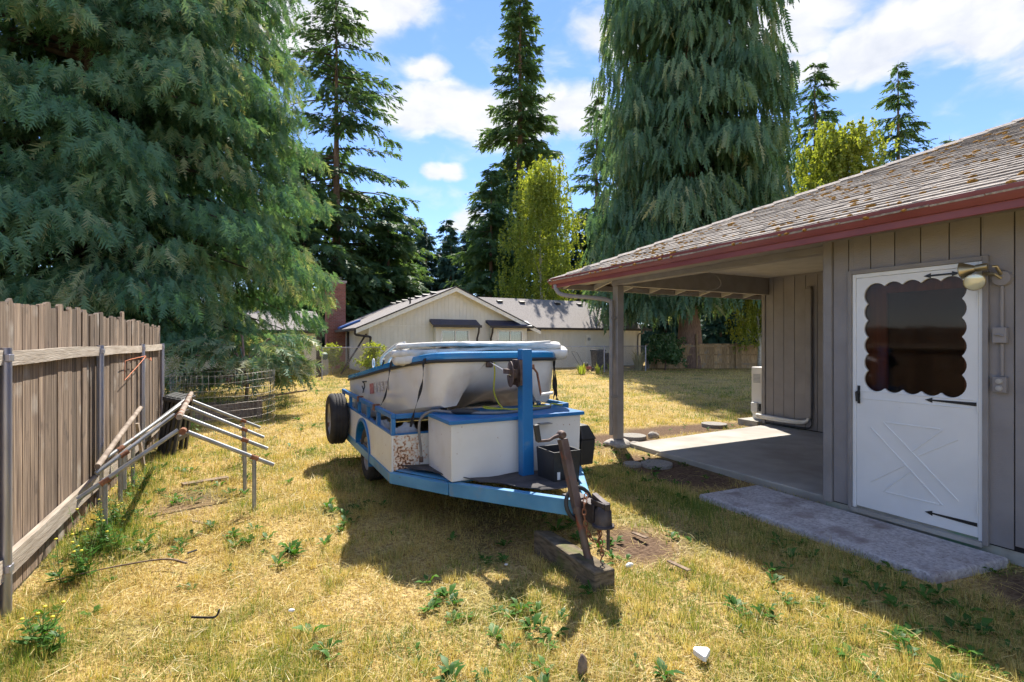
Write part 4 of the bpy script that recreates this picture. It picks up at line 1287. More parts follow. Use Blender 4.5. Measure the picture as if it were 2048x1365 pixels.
solo(MB().bar((.20, 12.1, .40), (1.15, 12.6, .47), .07, .03), 'loose_board', 'planter_wood', 'dark loose board resting on the raised bed and sticking out over the grass', 'board', (.3, 12.1, .38))

# ================================================================== blue and white utility trailer
TX = 2.12
tl = thing('utility_trailer', (TX, 5.4, 0), 'white and blue home-made utility trailer carrying a small boat', 'trailer')
def tp(mb, name, mat, parent=None, **kw):
    return mb.build(name, mat, parent or tl, **kw)
BX0, BX1, BY0, BY1 = 1.16, 3.10, 4.70, 7.55
ZF, ZP, ZR = .40, .725, .925         # deck, panel top, rail top
# chassis
fm = MB()
A = Vector((BX0, BY0, .345)); B = Vector((1.50, 4.08, .355)); Cp = Vector((2.02, 2.98, .44))
A2 = Vector((BX1, BY0, .345)); B2 = Vector((2.80, 4.08, .355)); Cp2 = Vector((2.12, 2.98, .44))
fm.bar(A, B, .06, .10); fm.bar(B + Vector((.01, -.0, 0)), Cp, .06, .115)
fm.bar(A2, B2, .06, .10); fm.bar(B2, Cp2, .06, .115)
tp(fm, 'tongue', 'frame_blue', bevel=.006)
sm = MB()
sm.bar((BX0 + .012, BY0 + .02, .335), (BX0 + .012, BY1, .325), .05, .09); sm.bar((BX1 - .012, BY0 + .02, .335), (BX1 - .012, BY1, .325), .05, .09)
for yy in (4.73, 5.4, 6.9, 7.5):
    sm.bar((BX0 + .04, yy, .33), (BX1 - .04, yy, .33), .05, .07)
tp(sm, 'side_frame', 'frame_blue', bevel=.005)
dk = MB(); dk.box(BX0 + .03, BX1 - .03, BY0 + .03, BY1 - .03, .382, .40)
tp(dk, 'floor', 'planter_wood')
# tongue deck with a rubber mat, a little rumpled
mt = MB()
mt.hexa([(1.20, 4.69, .402), (3.06, 4.69, .402), (2.72, 4.06, .402), (1.56, 4.06, .402)][::-1], [(1.20, 4.69, .412), (3.06, 4.69, .412), (2.72, 4.06, .412), (1.56, 4.06, .412)][::-1])
tp(mt, 'tongue_deck', 'frame_blue')
gv_ = []
NU, NV = 18, 16
m_ = MB()
for j in range(NV + 1):
    t = j / NV
    yy = 3.35 + t * 1.33
    l = 1.94 - (yy - 3.35) * .52; r_ = 2.28 + (yy - 3.35) * .52
    for i in range(NU + 1):
        s = i / NU
        x = l + (r_ - l) * s
        z = .424 + max(0, 3.95 - yy) * .055 + .012 * math.sin(7 * x + 3 * yy) ** 2 + (.018 * abs(math.sin(9 * yy)) if s in (0, 1) else 0)
        m_.v.append((x, yy, z))
for j in range(NV):
    for i in range(NU):
        a = j * (NU + 1) + i
        m_.f.append((a, a + 1, a + NU + 2, a + NU + 1))
mo_ = tp(m_, 'rubber_mat', 'mat_black', smooth='all')
sd = mo_.modifiers.new('thick', 'SOLIDIFY'); sd.thickness = .006
# side panels with a wheel arch in each
WY, WZ, WR_ = 6.02, .315, .315
def side_panel(x, sgn):
    arch = [(WY + .37 * math.cos(a), .36 + .33 * math.sin(a)) for a in [math.pi * k / 14 for k in range(15)]]
    poly = [(BY0 + .002, .372), (WY - .37, .372)] + [p for p in reversed(arch)][1:-1] + [(WY + .37, .372), (BY1, .372), (BY1, ZP), (BY0 + .002, ZP)]
    tp(MB().prism(poly, [], lambda a, b, d: (x + sgn * d, a, b), .018), 'side_panel', 'trailer_white')
    fd = MB()
    for k in range(14):
        a0_, a1_ = math.pi * k / 14, math.pi * (k + 1) / 14
        q = lambda a, r: (WY + (.37 + r) * math.cos(a), .36 + (.33 + r) * math.sin(a))
        pts = [q(a0_, -.012), q(a0_, .022), q(a1_, .022), q(a1_, -.012)]
        fd.hexa([(x - sgn * .02, *p) for p in pts], [(x + sgn * .10, *p) for p in pts])
    fd.bar((x + sgn * .03, WY - .37, .36), (x + sgn * .03, WY - .37, .24), .034, .10, up=(1, 0, 0))
    tp(fd, 'wheel_arch', 'trailer_blue', smooth=True)
side_panel(BX0, 1); side_panel(BX1, -1)
tp(MB().box(BX0 + .019, 1.52, BY0, BY0 + .018, .402, ZP), 'front_panel', 'rust_panel')
tp(MB().box(2.74, BX1 - .019, BY0, BY0 + .018, .402, ZP), 'front_panel', 'trailer_white')
tp(MB().box(BX0 + .019, BX1 - .019, BY1 - .02, BY1, .402, ZP), 'tail_panel', 'trailer_white')
# rails
rl = MB()
rl.box(BX0 - .004, BX0 + .040, BY0, BY1, ZR - .045, ZR); rl.box(BX1 - .040, BX1 + .004, BY0, BY1, ZR - .045, ZR)
rl.box(BX0 + .0405, BX1 - .0405, BY0 - .003, BY0 + .038, ZR - .048, ZR - .003)
tp(rl, 'top_rail', 'trailer_blue', bevel=.005)
sl_ = MB(); sl_.box(BX0 - .003, BX0 + .038, BY0, BY1, ZP + .001, ZP + .018); sl_.box(BX1 - .038, BX1 + .003, BY0, BY1, ZP + .001, ZP + .018)
sl_.box(BX0 + .0385, BX1 - .0385, BY0 - .002, BY0 + .036, ZP + .001, ZP + .016)
tp(sl_, 'lower_rail', 'trailer_blue', bevel=.003)
for x in (BX0 + .018, BX1 - .018):
    for yy in (BY0 + .02, 5.32, 5.82, 6.35, 6.95, BY1 - .02):
        tp(MB().box(x - .018, x + .018, yy - .022, yy + .022, ZP + .0185, ZR - .0455), 'stake', 'trailer_blue')
for yy in (5.42, 6.3):
    tp(MB().box(BX0 - .012, BX0 + .05, yy - .03, yy + .03, ZR + .001, ZR + .014).box(BX0 - .016, BX0 - .0045, yy - .03, yy + .03, ZR - .05, ZR + .012), 'tie_cleat', 'rust')
# wheels
def wheel(c, parent=tl, r=.315, w=.19, name='wheel', axis=(1, 0, 0), face=-1):
    prof = [(r * .60, -w * .42), (r * .66, -w * .48), (r * .86, -w * .5), (r * .965, -w * .40), (r, -w * .28)]
    for q in (-.17, .0, .17):
        prof += [(r, w * (q - .055)), (r - .008, w * (q - .05)), (r - .008, w * (q + .05)), (r, w * (q + .055))]
    prof += [(r, w * .28), (r * .965, w * .40), (r * .86, w * .5), (r * .66, w * .48), (r * .60, w * .42)]
    t_ = MB().lathe(prof, c, axis, 36)
    wo = tp(t_, name, 'tyre', smooth=True)
    rim = MB().lathe([(.0, face * w * .18), (r * .2, face * w * .20), (r * .25, face * w * .10), (r * .45, face * w * .14), (r * .52, face * w * .30), (r * .58, face * w * .34), (r * .625, face * w * .44), (r * .61, -face * w * .42), (r * .5, -face * w * .2), (0, -face * w * .15)], c, axis, 28)
    tp(rim, 'rim', 'rim', parent=wo, smooth=True)
    hb = MB().lathe([(0, face * w * .34), (r * .10, face * w * .33), (r * .12, face * w * .15)], c, axis, 16)
    for k in range(5):
        an = 2 * math.pi * k / 5
        hb.lathe([(0, .012), (.011, .012), (.011, -.01)], Vector(c) + Vector((face * w * .15, math.cos(an) * r * .33, math.sin(an) * r * .33)), (face, 0, 0), 6)
    tp(hb, 'hub', 'winch_metal', parent=wo, smooth=True)
wheel((BX0 + .115, WY, WZ - .01)); wheel((BX1 - .115, WY, WZ - .01), face=1)
tp(MB().tube([(BX0 + .2, WY, WZ - .01), (BX1 - .2, WY, WZ - .01)], .03, 10), 'axle', 'winch_metal', smooth=True)
wheel((BX0 - .135, 7.13, .57), name='spare_wheel', r=.335, w=.215)
tp(MB().tube([(BX0 - .1, 7.13, .57), (BX0 + .01, 7.13, .57)], .03, 8), 'spare_bracket', 'frame_blue', smooth=True)
# white front locker with blue lid
LK = (1.49, 2.765, 4.0, 4.62)
lk = tp(MB().hexa([(1.49, 4.015, .425), (2.765, 4.015, .425), (2.765, 4.62, .425), (1.49, 4.62, .425)], [(1.482, 4.0, .905), (2.772, 4.0, .905), (2.772, 4.62, .905), (1.482, 4.62, .905)]), 'locker', 'trailer_white', bevel=.006)
ld = MB().box(1.455, 2.80, 3.975, 4.645, .907, .94)
tp(ld, 'lid', 'trailer_blue', parent=lk, bevel=.005)
tp(MB().box(2.30, 2.42, 3.93, 3.999, .855, .862), 'latch', 'rim', parent=lk)
# winch post, winch, crank
PX, PY = 2.135, 3.90
wp = MB().hexa([(PX - .055, PY - .045, .425), (PX + .055, PY - .045, .425), (PX + .055, PY + .045, .425), (PX - .055, PY + .045, .425)], [(PX - .065, PY - .05, 1.53), (PX + .03, PY - .05, 1.53), (PX + .03, PY + .045, 1.53), (PX - .065, PY + .045, 1.53)])
tp(wp, 'winch_post', 'trailer_blue', bevel=.006)
wd = MB(); wd.lathe([(.03, -.035), (.112, -.035), (.112, -.029), (.045, -.029), (.045, .029), (.112, .029), (.112, .035), (.03, .035)], (PX - .115, PY + .01, 1.315), (1, -.22, 0), 28, closed=True)
wd.box(PX - .19, PX - .066, PY - .045, PY + .07, 1.32, 1.36); wd.box(PX - .10, PX - .064, PY - .05, PY + .08, 1.22, 1.44)
wi = tp(wd, 'winch', 'winch_metal', smooth=True)
wc = MB(); wc.tube([(PX + .02, PY + .01, 1.365), (PX + .085, PY + .01, 1.365)], .012, 8); wc.tube([(PX + .075, PY + .01, 1.395), (PX + .08, PY + .01, 1.36), (PX + .115, PY + .012, 1.32), (PX + .16, PY + .02, 1.12)], .010, 8)
tp(wc, 'crank', 'rust', parent=wi, smooth=True)
tp(MB().tube([(PX + .155, PY + .02, 1.125), (PX + .28, PY + .02, 1.135)], .013, 8), 'crank_grip', 'door_white', parent=wi, smooth=True)
stp = MB(); stp.hexa([(1.975, 4.30, 1.405), (2.01, 4.30, 1.375), (2.012, 4.302, 1.377), (1.977, 4.302, 1.407)], [(PX - .155, PY + .02, 1.325), (PX - .125, PY + .02, 1.275), (PX - .123, PY + .022, 1.277), (PX - .153, PY + .022, 1.327)])
tp(stp, 'winch_strap', 'strap_white', parent=wi)
# coupler and safety chains
cp = MB()
cp.hexa([(2.0, 3.12, .37), (2.14, 3.12, .37), (2.115, 2.80, .37), (2.045, 2.80, .37)], [(2.0, 3.12, .50), (2.14, 3.12, .50), (2.115, 2.80, .50), (2.045, 2.80, .50)])
cp.lathe([(0, .075), (.035, .07), (.055, .04), (.058, -.045), (.075, -.05), (.075, -.062), (0, -.062)], (2.08, 2.74, .435), (0, 0, 1), 20)
cp.box(2.05, 2.11, 2.70, 2.84, .502, .535); cp.hexa([(2.06, 2.69, .49), (2.10, 2.69, .49), (2.10, 2.84, .53), (2.06, 2.84, .53)], [(2.06, 2.69, .53), (2.10, 2.69, .53), (2.10, 2.84, .57), (2.06, 2.84, .57)])
cp.tube([(2.09, 2.70, .38), (2.09, 2.70, .23)], .012, 8)
tp(cp, 'coupler', 'coupler', smooth=True, bevel=.003)
jr = MB().tube([(2.045 + .105 * math.cos(a), 2.97 + .03 * math.sin(a), .465 + .105 * math.sin(a)) for a in [2 * math.pi * k / 26 for k in range(24)]], .015, 8)
tp(jr, 'wiring_loop', 'rub_black', smooth='all')
def chain(pts, name):
    P = curve(pts, 8)
    # resample to link length
    out, acc_, last = [P[0]], 0, P[0]
    for p in P[1:]:
        if (p - out[-1]).length > .031: out.append(p)
    m = MB()
    for i in range(len(out) - 1):
        a, b = out[i], out[i + 1]
        d = (b - a).normalized(); c_ = (a + b) / 2
        s_ = d.orthogonal().normalized()
        if i % 2: s_ = d.cross(s_)
        m.tube([c_ + d * .024 * math.cos(t) + s_ * .013 * math.sin(t) for t in [2 * math.pi * k / 10 for k in range(10)]], .0042, 5, closed=True)
    return tp(m, name, 'rust', smooth='all')
chain([(2.06, 2.90, .55), (2.015, 2.86, .50), (2.0, 2.84, .42), (2.02, 2.82, .30), (2.07, 2.80, .25), (2.10, 2.80, .31), (2.09, 2.83, .40)], 'safety_chain')
chain([(2.09, 2.82, .40), (2.10, 2.80, .28), (2.115, 2.80, .17), (2.125, 2.81, .13), (2.10, 2.80, .115)], 'safety_chain')
# swivel jack, leaning
jb, jt = Vector((2.055, 2.86, .08)), Vector((1.925, 3.02, .98))
jk = MB()
jd = (jt - jb)
jk.bar(jb + jd * .42, jb + jd * .93, .055, .055, up=(0, 1, 0))
jk.tube([jb, jb + jd * .45], .027, 10); jk.tube([jb + jd * .38, jb + jd * .43], .036, 10)
jack = tp(jk, 'jack', 'jack_metal', smooth=True)
hc_ = jb + jd * .965
jh = MB(); jh.lathe([(0, .03), (.022, .03), (.03, .01), (.03, -.01), (.022, -.03), (0, -.03)], hc_, (0, 1, 0), 14)
jh.tube([hc_, hc_ + Vector((-.06, 0, -.012)), hc_ + Vector((-.10, 0, -.03)), hc_ + Vector((-.19, 0, -.03))], [.016, .014, .011, .009], 8)
tp(jh, 'jack_crank', 'winch_metal', parent=jack, smooth=True)
tp(MB().bar(hc_ + Vector((-.185, 0, -.03)), hc_ + Vector((-.205, 0, .085)), .034, .034, up=(0, 1, 0)), 'jack_grip', 'rub_black', parent=jack, bevel=.006)

# lumber under the jack, half sunk
tm_ = MB()
d_ = Vector((-.50, .30, 0)).normalized() if False else None
p0, p1 = Vector((yard(.60, 3.30))).to_3d(), Vector((yard(.235, 3.97))).to_3d()
ax = (p1 - p0).normalized(); sd_ = Vector((ax.y, -ax.x, 0))
c4 = lambda o, z, w0: [o - sd_ * w0 + Vector((0, 0, z)), o + sd_ * w0 + Vector((0, 0, z))]
bt = [p0 - sd_ * .085, p0 + sd_ * .085, p1 + sd_ * .08, p1 - sd_ * .08]
tm_.hexa([b + Vector((0, 0, -.06)) for b in bt][::-1], [b + Vector((0, 0, z)) for b, z in zip(bt, (.125, .115, .12, .15))][::-1])
ob_ = solo(tm_, 'timber_block', 'tie_wood', 'old mossy timber block under the trailer jack', 'timber', tuple(p0), bevel=.012)

# black battery box on the tongue
bb = thing('battery_box', (2.31, 3.67, .43), 'open black plastic box standing on the trailer tongue', 'box')
bo = MB()
x0, x1, y0, y1, z0, z1, t = 2.19, 2.43, 3.53, 3.79, .432, .70, .012
o4 = lambda e, z: [(x0 - e, y0 - e, z), (x1 + e, y0 - e, z), (x1 + e, y1 + e, z), (x0 - e, y1 + e, z)]
i4 = lambda e, z: [(x0 + t - e, y0 + t - e, z), (x1 - t + e, y0 + t - e, z), (x1 - t + e, y1 - t + e, z), (x0 + t - e, y1 - t + e, z)]
V = o4(0, z0) + o4(.012, z1) + i4(.012, z1) + i4(0, z0 + t)
F = [(3, 2, 1, 0), (12, 13, 14, 15)]
for k in range(4):
    n = (k + 1) % 4
    F += [(k, n, 4 + n, 4 + k), (4 + k, 4 + n, 8 + n, 8 + k), (8 + k, 8 + n, 12 + n, 12 + k)]
bo.raw(V, F)
bo.build('tub', 'plastic_black', bb, bevel=.004)
MB().box(2.25, 2.37, 3.505, 3.5165, .60, .635).build('handle_lip', 'plastic_black', bb)
MB().box(2.215, 2.24, 3.518, 3.5255, .475, .535).build('paper_label', 'door_white', bb)

# black case hung on the right of the locker
case = thing('black_case', (2.86, 4.12, .45), 'black plastic case strapped to the right end of the white locker', 'case')
MB().hexa([(2.785, 4.02, .42), (2.93, 4.02, .42), (2.93, 4.32, .42), (2.785, 4.32, .42)], [(2.785, 4.0, .66), (2.945, 4.0, .66), (2.945, 4.34, .66), (2.785, 4.34, .66)]).build('body', 'plastic_black', case, bevel=.008)
MB().hexa([(2.785, 3.99, .662), (2.955, 3.99, .662), (2.955, 4.35, .662), (2.785, 4.35, .662)], [(2.785, 4.02, .80), (2.88, 4.02, .80), (2.88, 4.32, .80), (2.785, 4.32, .80)]).build('lid', 'plastic_black', case, bevel=.012)

# ================================================================== tri-hull boat
BCX = 2.13
boat = thing('motor_boat', (BCX, 6.0, .45), 'white blunt-bowed tri-hull boat with blue gunwale resting nose-up on the trailer', 'boat')
ST_ = [  # y, half width, gunwale z, chine z, sponson inner z, tunnel z, keel z
    (4.36, .50, 1.435, 1.40, 1.40, 1.40, 1.40),
    (4.40, .57, 1.432, 1.26, 1.26, 1.32, 1.34),
    (4.46, .625, 1.43, 1.01, 1.00, 1.21, 1.25),
    (4.62, .675, 1.415, .985, .97, 1.12, 1.13),
    (4.9, .73, 1.385, .94, .92, 1.05, 1.04),
    (5.3, .785, 1.335, .875, .85, .97, .90),
    (5.8, .825, 1.27, .80, .765, .85, .74),
    (6.4, .85, 1.19, .72, .68, .73, .62),
    (7.0, .86, 1.12, .65, .60, .63, .54),
    (7.66, .85, 1.05, .59, .54, .56, .48)]
hv, hf = [], []
for (y, w, zg, zc, zs, zt, zk) in ST_:
    half = [(w, zg), (w - .012, zg * .6 + zc * .4), (w - .045, zc), (w - .085, zs - .012), (w - .20, zs), (w - .265, zs * .45 + zt * .55), (w - .34, zt), (.17, zk * .4 + zt * .6), (.06, zk)]
    full = [(-a, z) for a, z in half] + [(a, z) for a, z in reversed(half)]
    hv += [(BCX + a, y, z) for a, z in full]
m = 18
for i in range(len(ST_) - 1):
    for k in range(m - 1):
        a = i * m + k
        hf.append((a, a + 1, a + m + 1, a + m))
hf.append(tuple(reversed(range(m)))); hf.append(tuple(range((len(ST_) - 1) * m, len(ST_) * m)))
hull = MB().raw(hv, hf)
ho = hull.build('hull', 'boat_white', boat, smooth=True)
# deck, gunwale, rub rail follow the sheer line
NS = 40
def sheer(t):
    """t 0..1 from the port stern round the bow to the starboard stern"""
    s = abs(2 * t - 1)
    return s
outl = []
ys = [q[0] for q in ST_]
def interp(y, k):
    for a, b in zip(ST_, ST_[1:]):
        if a[0] <= y <= b[0]:
            f = (y - a[0]) / (b[0] - a[0])
            return a[k] + (b[k] - a[k]) * f
    return ST_[-1][k] if y > ST_[-1][0] else ST_[0][k]
side = [7.68, 7.2, 6.7, 6.2, 5.7, 5.3, 4.95, 4.7, 4.55, 4.45, 4.39]
for y in side:
    outl.append((BCX - interp(y, 1), y, interp(y, 2)))
for a in (-.42, -.30, -.15, 0, .15, .30, .42):
    outl.append((BCX + a, 4.345 - .02 * (1 - abs(a) / .5), 1.437))
for y in reversed(side):
    outl.append((BCX + interp(y, 1), y, interp(y, 2)))
def off(p, o, dz):
    c = Vector((BCX, 6.0 if p[1] > 6 else max(p[1], 5.0), p[2]))
    d = Vector(p) - c; d.z = 0; d.normalize()
    return Vector(p) + d * o + Vector((0, 0, dz))
rub = MB().tube([off(p, .018, -.012) for p in outl], .017, 8)
rub.build('rub_rail', 'rub_black', boat, smooth='all')
gw = MB()
rows = [(.022, .0), (.024, .03), (.012, .055), (-.05, .068), (-.16, .062), (-.165, .0)]
n_ = len(outl)
for o, dz in rows:
    gw.v += [tuple(off(p, o, dz)) for p in outl]
for r in range(len(rows) - 1):
    for i in range(n_ - 1):
        a = r * n_ + i
        gw.f.append((a, a + 1, a + n_ + 1, a + n_))
gw.build('gunwale', 'boat_blue', boat, smooth=True)
fdk = MB()   # foredeck between the gunwales
for y in (4.48, 4.7, 4.95, 5.3, 5.6):
    w, z = interp(y, 1) - .13, interp(y, 2) + .058
    fdk.v += [(BCX - w, y, z), (BCX - w / 2, y, z + .02), (BCX, y, z + .03), (BCX + w / 2, y, z + .02), (BCX + w, y, z)]
for j in range(4):
    for i in range(4):
        fdk.f.append((j * 5 + i, j * 5 + i + 1, j * 5 + i + 6, j * 5 + i + 5))
fdk.build('foredeck', 'boat_blue', boat, smooth='all')
MB().box(BCX - .72, BCX + .72, 5.6, 7.6, .80, .82).build('cockpit_floor', 'boat_white', boat)
# windscreen rail, cleats, bow eye, stern light ring
wr = MB(); wr.tube(curve([(1.36, 6.0, 1.33), (1.37, 5.98, 1.42), (1.40, 5.5, 1.55), (1.42, 5.2, 1.58)], 5), .016, 8); wr.tube(curve([(1.44, 6.0, 1.33), (1.45, 5.9, 1.40), (1.47, 5.5, 1.49), (1.49, 5.2, 1.51)], 5), .012, 8)
wr.build('grab_rail', 'ac_white', boat, smooth='all')
rg_ = MB().tube([(1.345, 6.35 + .05 * math.cos(a), 1.325 + .055 * math.sin(a)) for a in [2 * math.pi * k / 18 for k in range(18)]], .008, 6, closed=True)
rg_.build('ring', 'door_white', boat, smooth='all')
ck = MB(); ck.tube([(1.30, 5.66, 1.32), (1.31, 5.66, 1.38), (1.33, 5.74, 1.40)], .012, 6); ck.tube([(1.52, 4.62, 1.47), (1.58, 4.60, 1.49), (1.64, 4.58, 1.47)], .010, 6)
ck.build('cleat', 'rub_black', boat, smooth='all')
be = MB().tube([(1.985 + .025 * math.cos(a), 4.325, 1.385 + .025 * math.sin(a)) for a in [2 * math.pi * k / 12 for k in range(12)]], .008, 6, closed=True); be.box(1.96, 2.01, 4.325, 4.37, 1.355, 1.415)
be.build('bow_eye', 'winch_metal', boat, smooth=True)
# worn registration marks on the side
def onside(y, f):
    w, zg, zc = interp(y, 1), interp(y, 2), interp(y, 3)
    return Vector((BCX - w + .012 * f * 2 - .004, y, zg + (zc - zg) * f))
def patch(y0, y1, f0, f1, mat, name):
    MB().raw([onside(y0, f0), onside(y1, f0), onside(y1, f1), onside(y0, f1)], [(0, 1, 2, 3)]).build(name, mat, boat)
patch(6.12, 6.30, .26, .52, 'decal_red', 'registration_sticker')
for k, (a, b) in enumerate([(5.97, 6.08), (5.84, 5.92), (5.70, 5.80), (5.54, 5.66)]):
    patch(a, b, .25 + .01 * k, .50, 'decal', 'registration_letter')
lg = MB().tube([onside(6.62 + .07 * math.cos(a) , .27 + .09 * math.sin(a)) + Vector((-.004, 0, 0)) for a in [2 * math.pi * k / 14 for k in range(12)]], .006, 5)
lg.tube([onside(6.66, .16) + Vector((-.004, 0, 0)), onside(6.44, .18) + Vector((-.004, 0, 0))], .006, 5); lg.tube([onside(6.62, .36) + Vector((-.004, 0, 0)), onside(6.66, .46) + Vector((-.004, 0, 0))], .006, 5)
lg.build('script_mark', 'strap_black', boat, smooth='all')

# black V-block bow supports on the front rail
for xx, lab in ((1.66, 'black rubber boat roller bracket left of the white locker lid'), (2.62, 'black rubber boat roller bracket right of the winch post')):
    b_ = MB()
    b_.prism([(-.075, .10), (-.03, .045), (-.02, .0), (.02, .0), (.03, .045), (.075, .10), (.07, .15), (.0, .11), (-.07, .15)], [], lambda a, b, d, xx=xx: (xx + a, 4.655 + d, .93 + b), .06)
    solo(b_, 'boat_roller', 'rub_black', lab, 'bracket', (xx, 4.69, .92), bevel=.004)

# folded canvas boat cover lying across the bow
cvr = thing('boat_cover', (2.1, 4.95, 1.45), 'folded dirty-white canvas cover lying across the boat bow', 'boat cover')
def fold(p, q, w, h, seed, z0, name):
    p, q = Vector(p), Vector(q)
    rng = np.random.default_rng(seed)
    d = (q - p).normalized(); s = Vector((-d.y, d.x, 0))
    m = MB(); n, k = 90, 22
    L = (q - p).length
    ph = rng.uniform(0, 6, 6)
    for i in range(n + 1):
        t = i / n
        c = p.lerp(q, t)
        e = min(1, (min(t, 1 - t) * n / 2.2)) ** .5 if 0 < t < 1 else .15
        for j in range(k):
            a = 2 * math.pi * j / k
            lump = 1 + .13 * math.sin(5.2 * t * L + ph[0] + 2 * a) + .14 * (abs(math.sin(6.5 * t * L + ph[1] + 2.2 * a)) - .5) + .10 * (abs(math.sin(13 * t * L + ph[2] - 3 * a)) - .5) + .06 * math.sin(31 * t * L + ph[5] + 4 * a)
            ca, sa = math.cos(a), math.sin(a)
            sx = math.copysign(abs(ca) ** .5, ca) * w / 2 * (1 + .10 * math.sin(7 * t + ph[3]))
            sz = math.copysign(abs(sa) ** .45, sa) * h / 2 * (1 + 1.7 * (lump - 1))
            m.v.append(tuple(c + s * sx * e * (.94 + .06 * lump) + Vector((0, 0, z0 + sz * e + .012 * math.sin(3.1 * t * L + ph[4])))))
    for i in range(n):
        for j in range(k):
            m.f.append((i * k + j, i * k + (j + 1) % k, (i + 1) * k + (j + 1) % k, (i + 1) * k + j))
    m.f.append(tuple(range(k))); m.f.append(tuple(range(n * k, (n + 1) * k)))
    m.build(name, 'canvas', cvr, smooth='all')
fold((1.27, 5.14, 1.40), (3.0, 4.62, 1.475), .50, .115, 1, .0, 'canvas_fold')
fold((1.25, 5.15, 1.478), (2.94, 4.66, 1.540), .46, .07, 2, .0, 'canvas_fold')
fold((1.30, 5.12, 1.540), (2.84, 4.68, 1.592), .44, .045, 3, .0, 'canvas_fold')

# ratchet straps from the gunwale to the rails
def strap(pts, w, label, seed=0, twist=0.6):
    P = curve(pts, 6)
    m = MB()
    V, F = [], []
    for i, p in enumerate(P):
        a = twist * math.sin(i * .55 + seed)
        s = Vector((math.sin(a) * .6, math.cos(a), 0)).normalized() * w / 2
        V += [p - s, p + s]
    for i in range(len(P) - 1):
        F.append((2 * i, 2 * i + 1, 2 * i + 3, 2 * i + 2))
    m.raw(V, F)
    o = m.build('tie_down_strap', 'strap_black', None, recalc=False)
    sdm = o.modifiers.new('thick', 'SOLIDIFY'); sdm.thickness = .003
    rebase(o, pts[-1])
    return tag(o, label, 'strap')
strap([(1.33, 5.30, 1.47), (1.305, 5.32, 1.37), (1.27, 5.29, 1.20), (1.24, 5.30, 1.03), (1.20, 5.33, .932)], .030, 'thin black strap hanging down the boat side near the worn numbers', 1)
strap([(1.47, 4.60, 1.47), (1.425, 4.58, 1.40), (1.425, 4.60, 1.25), (1.40, 4.63, 1.10), (1.36, 4.655, .945), (1.33, 4.675, .80)], .040, 'black buckled strap slanting from the blue gunwale to the front rail', 2)
strap([(2.86, 4.66, 1.44), (2.91, 4.70, 1.36), (2.96, 4.78, 1.16), (3.04, 4.86, 1.0), (3.08, 4.90, .935)], .055, 'wide black strap hanging at the right side of the bow', 3)
strap([(2.88, 4.70, 1.42), (2.95, 4.75, 1.30), (3.03, 4.85, 1.10), (3.10, 5.02, .935)], .035, 'narrower black strap beside the wide strap at the right of the bow', 4)
# yellow rope
yr = MB().tube(curve([(2.02, 4.31, 1.40), (2.03, 4.32, 1.30), (2.06, 4.40, 1.12), (2.12, 4.42, 1.0), (2.15, 4.40, .955), (2.06, 4.36, .96), (1.98, 4.42, .965), (2.0, 4.50, .97), (2.10, 4.45, .955), (2.22, 4.28, .957), (2.42, 4.40, .957), (2.62, 4.34, .957), (2.74, 4.46, .96), (2.80, 4.36, .955)], 8), .0075, 6)
solo(yr, 'yellow_rope', 'rope_yellow', 'yellow rope hanging from the bow eye and coiled on the locker lid', 'rope', (2.1, 4.4, .95), smooth='all')
# grey fuel hose with primer bulb
fh = thing('fuel_hose', (1.6, 4.35, .95), 'grey hose with black primer bulb lying over the locker lid and hanging down', 'hose')
MB().tube(curve([(1.41, 4.60, .52), (1.405, 4.60, .62), (1.39, 4.60, .75), (1.40, 4.585, .88), (1.47, 4.50, .958), (1.56, 4.42, .962), (1.66, 4.33, .955), (2.0, 4.15, .955), (2.3, 4.2, .955), (2.62, 4.3, .955)], 8), .013, 8).build('tube', 'hose_grey', fh, smooth='all')
MB().tube(curve([(1.62, 4.36, .964), (1.66, 4.33, .966), (1.72, 4.295, .966), (1.79, 4.26, .964), (1.84, 4.235, .96)], 4), [.014, .018, .022, .026, .028, .03, .03, .03, .03, .03, .028, .026, .022, .018, .016, .015, .014], 10).build('primer_bulb', 'plastic_black', fh, smooth='all')
MB().tube([(1.41, 4.60, .48), (1.41, 4.60, .53)], .02, 8).build('connector', 'winch_metal', fh, smooth=True)
# crumpled tarp bundles in the bed
def bundle(c, r, seed, mat, label):
    bm_ = bmesh.new(); bmesh.ops.create_icosphere(bm_, subdivisions=4, radius=1)
    rg2 = np.random.default_rng(seed); ph = rg2.uniform(0, 6, 9)
    for v in bm_.verts:
        p = v.co.copy()
        n = .16 * math.sin(4 * p.x + ph[0] + 3 * p.z) + .12 * abs(math.sin(6 * p.y + ph[1] + 4 * p.x)) + .08 * abs(math.sin(9 * p.z + ph[2] + 5 * p.y)) + .05 * math.sin(17 * p.x + ph[3])
        p *= 1 + n
        v.co = (c[0] + p.x * r[0], c[1] + p.y * r[1], max(.402, c[2] + p.z * r[2]))
    me = bpy.data.meshes.new('tarp_bundle'); bm_.to_mesh(me); bm_.free()
    me.polygons.foreach_set('use_smooth', [True] * len(me.polygons)); me.materials.append(MATS[mat])
    o = link('tarp_bundle', me); ORG[o.name] = Vector((0, 0, 0)); rebase(o, (c[0], c[1], .402))
    tag(o, label, 'tarp')
bundle((1.37, 5.03, .58), (.12, .20, .17), 1, 'tarp', 'crumpled grey tarp bundle behind the rusty front corner of the trailer')
bundle((1.28, 5.55, .56), (.085, .22, .18), 2, 'tarp', 'smaller grey tarp bundle further back behind the trailer side rail')

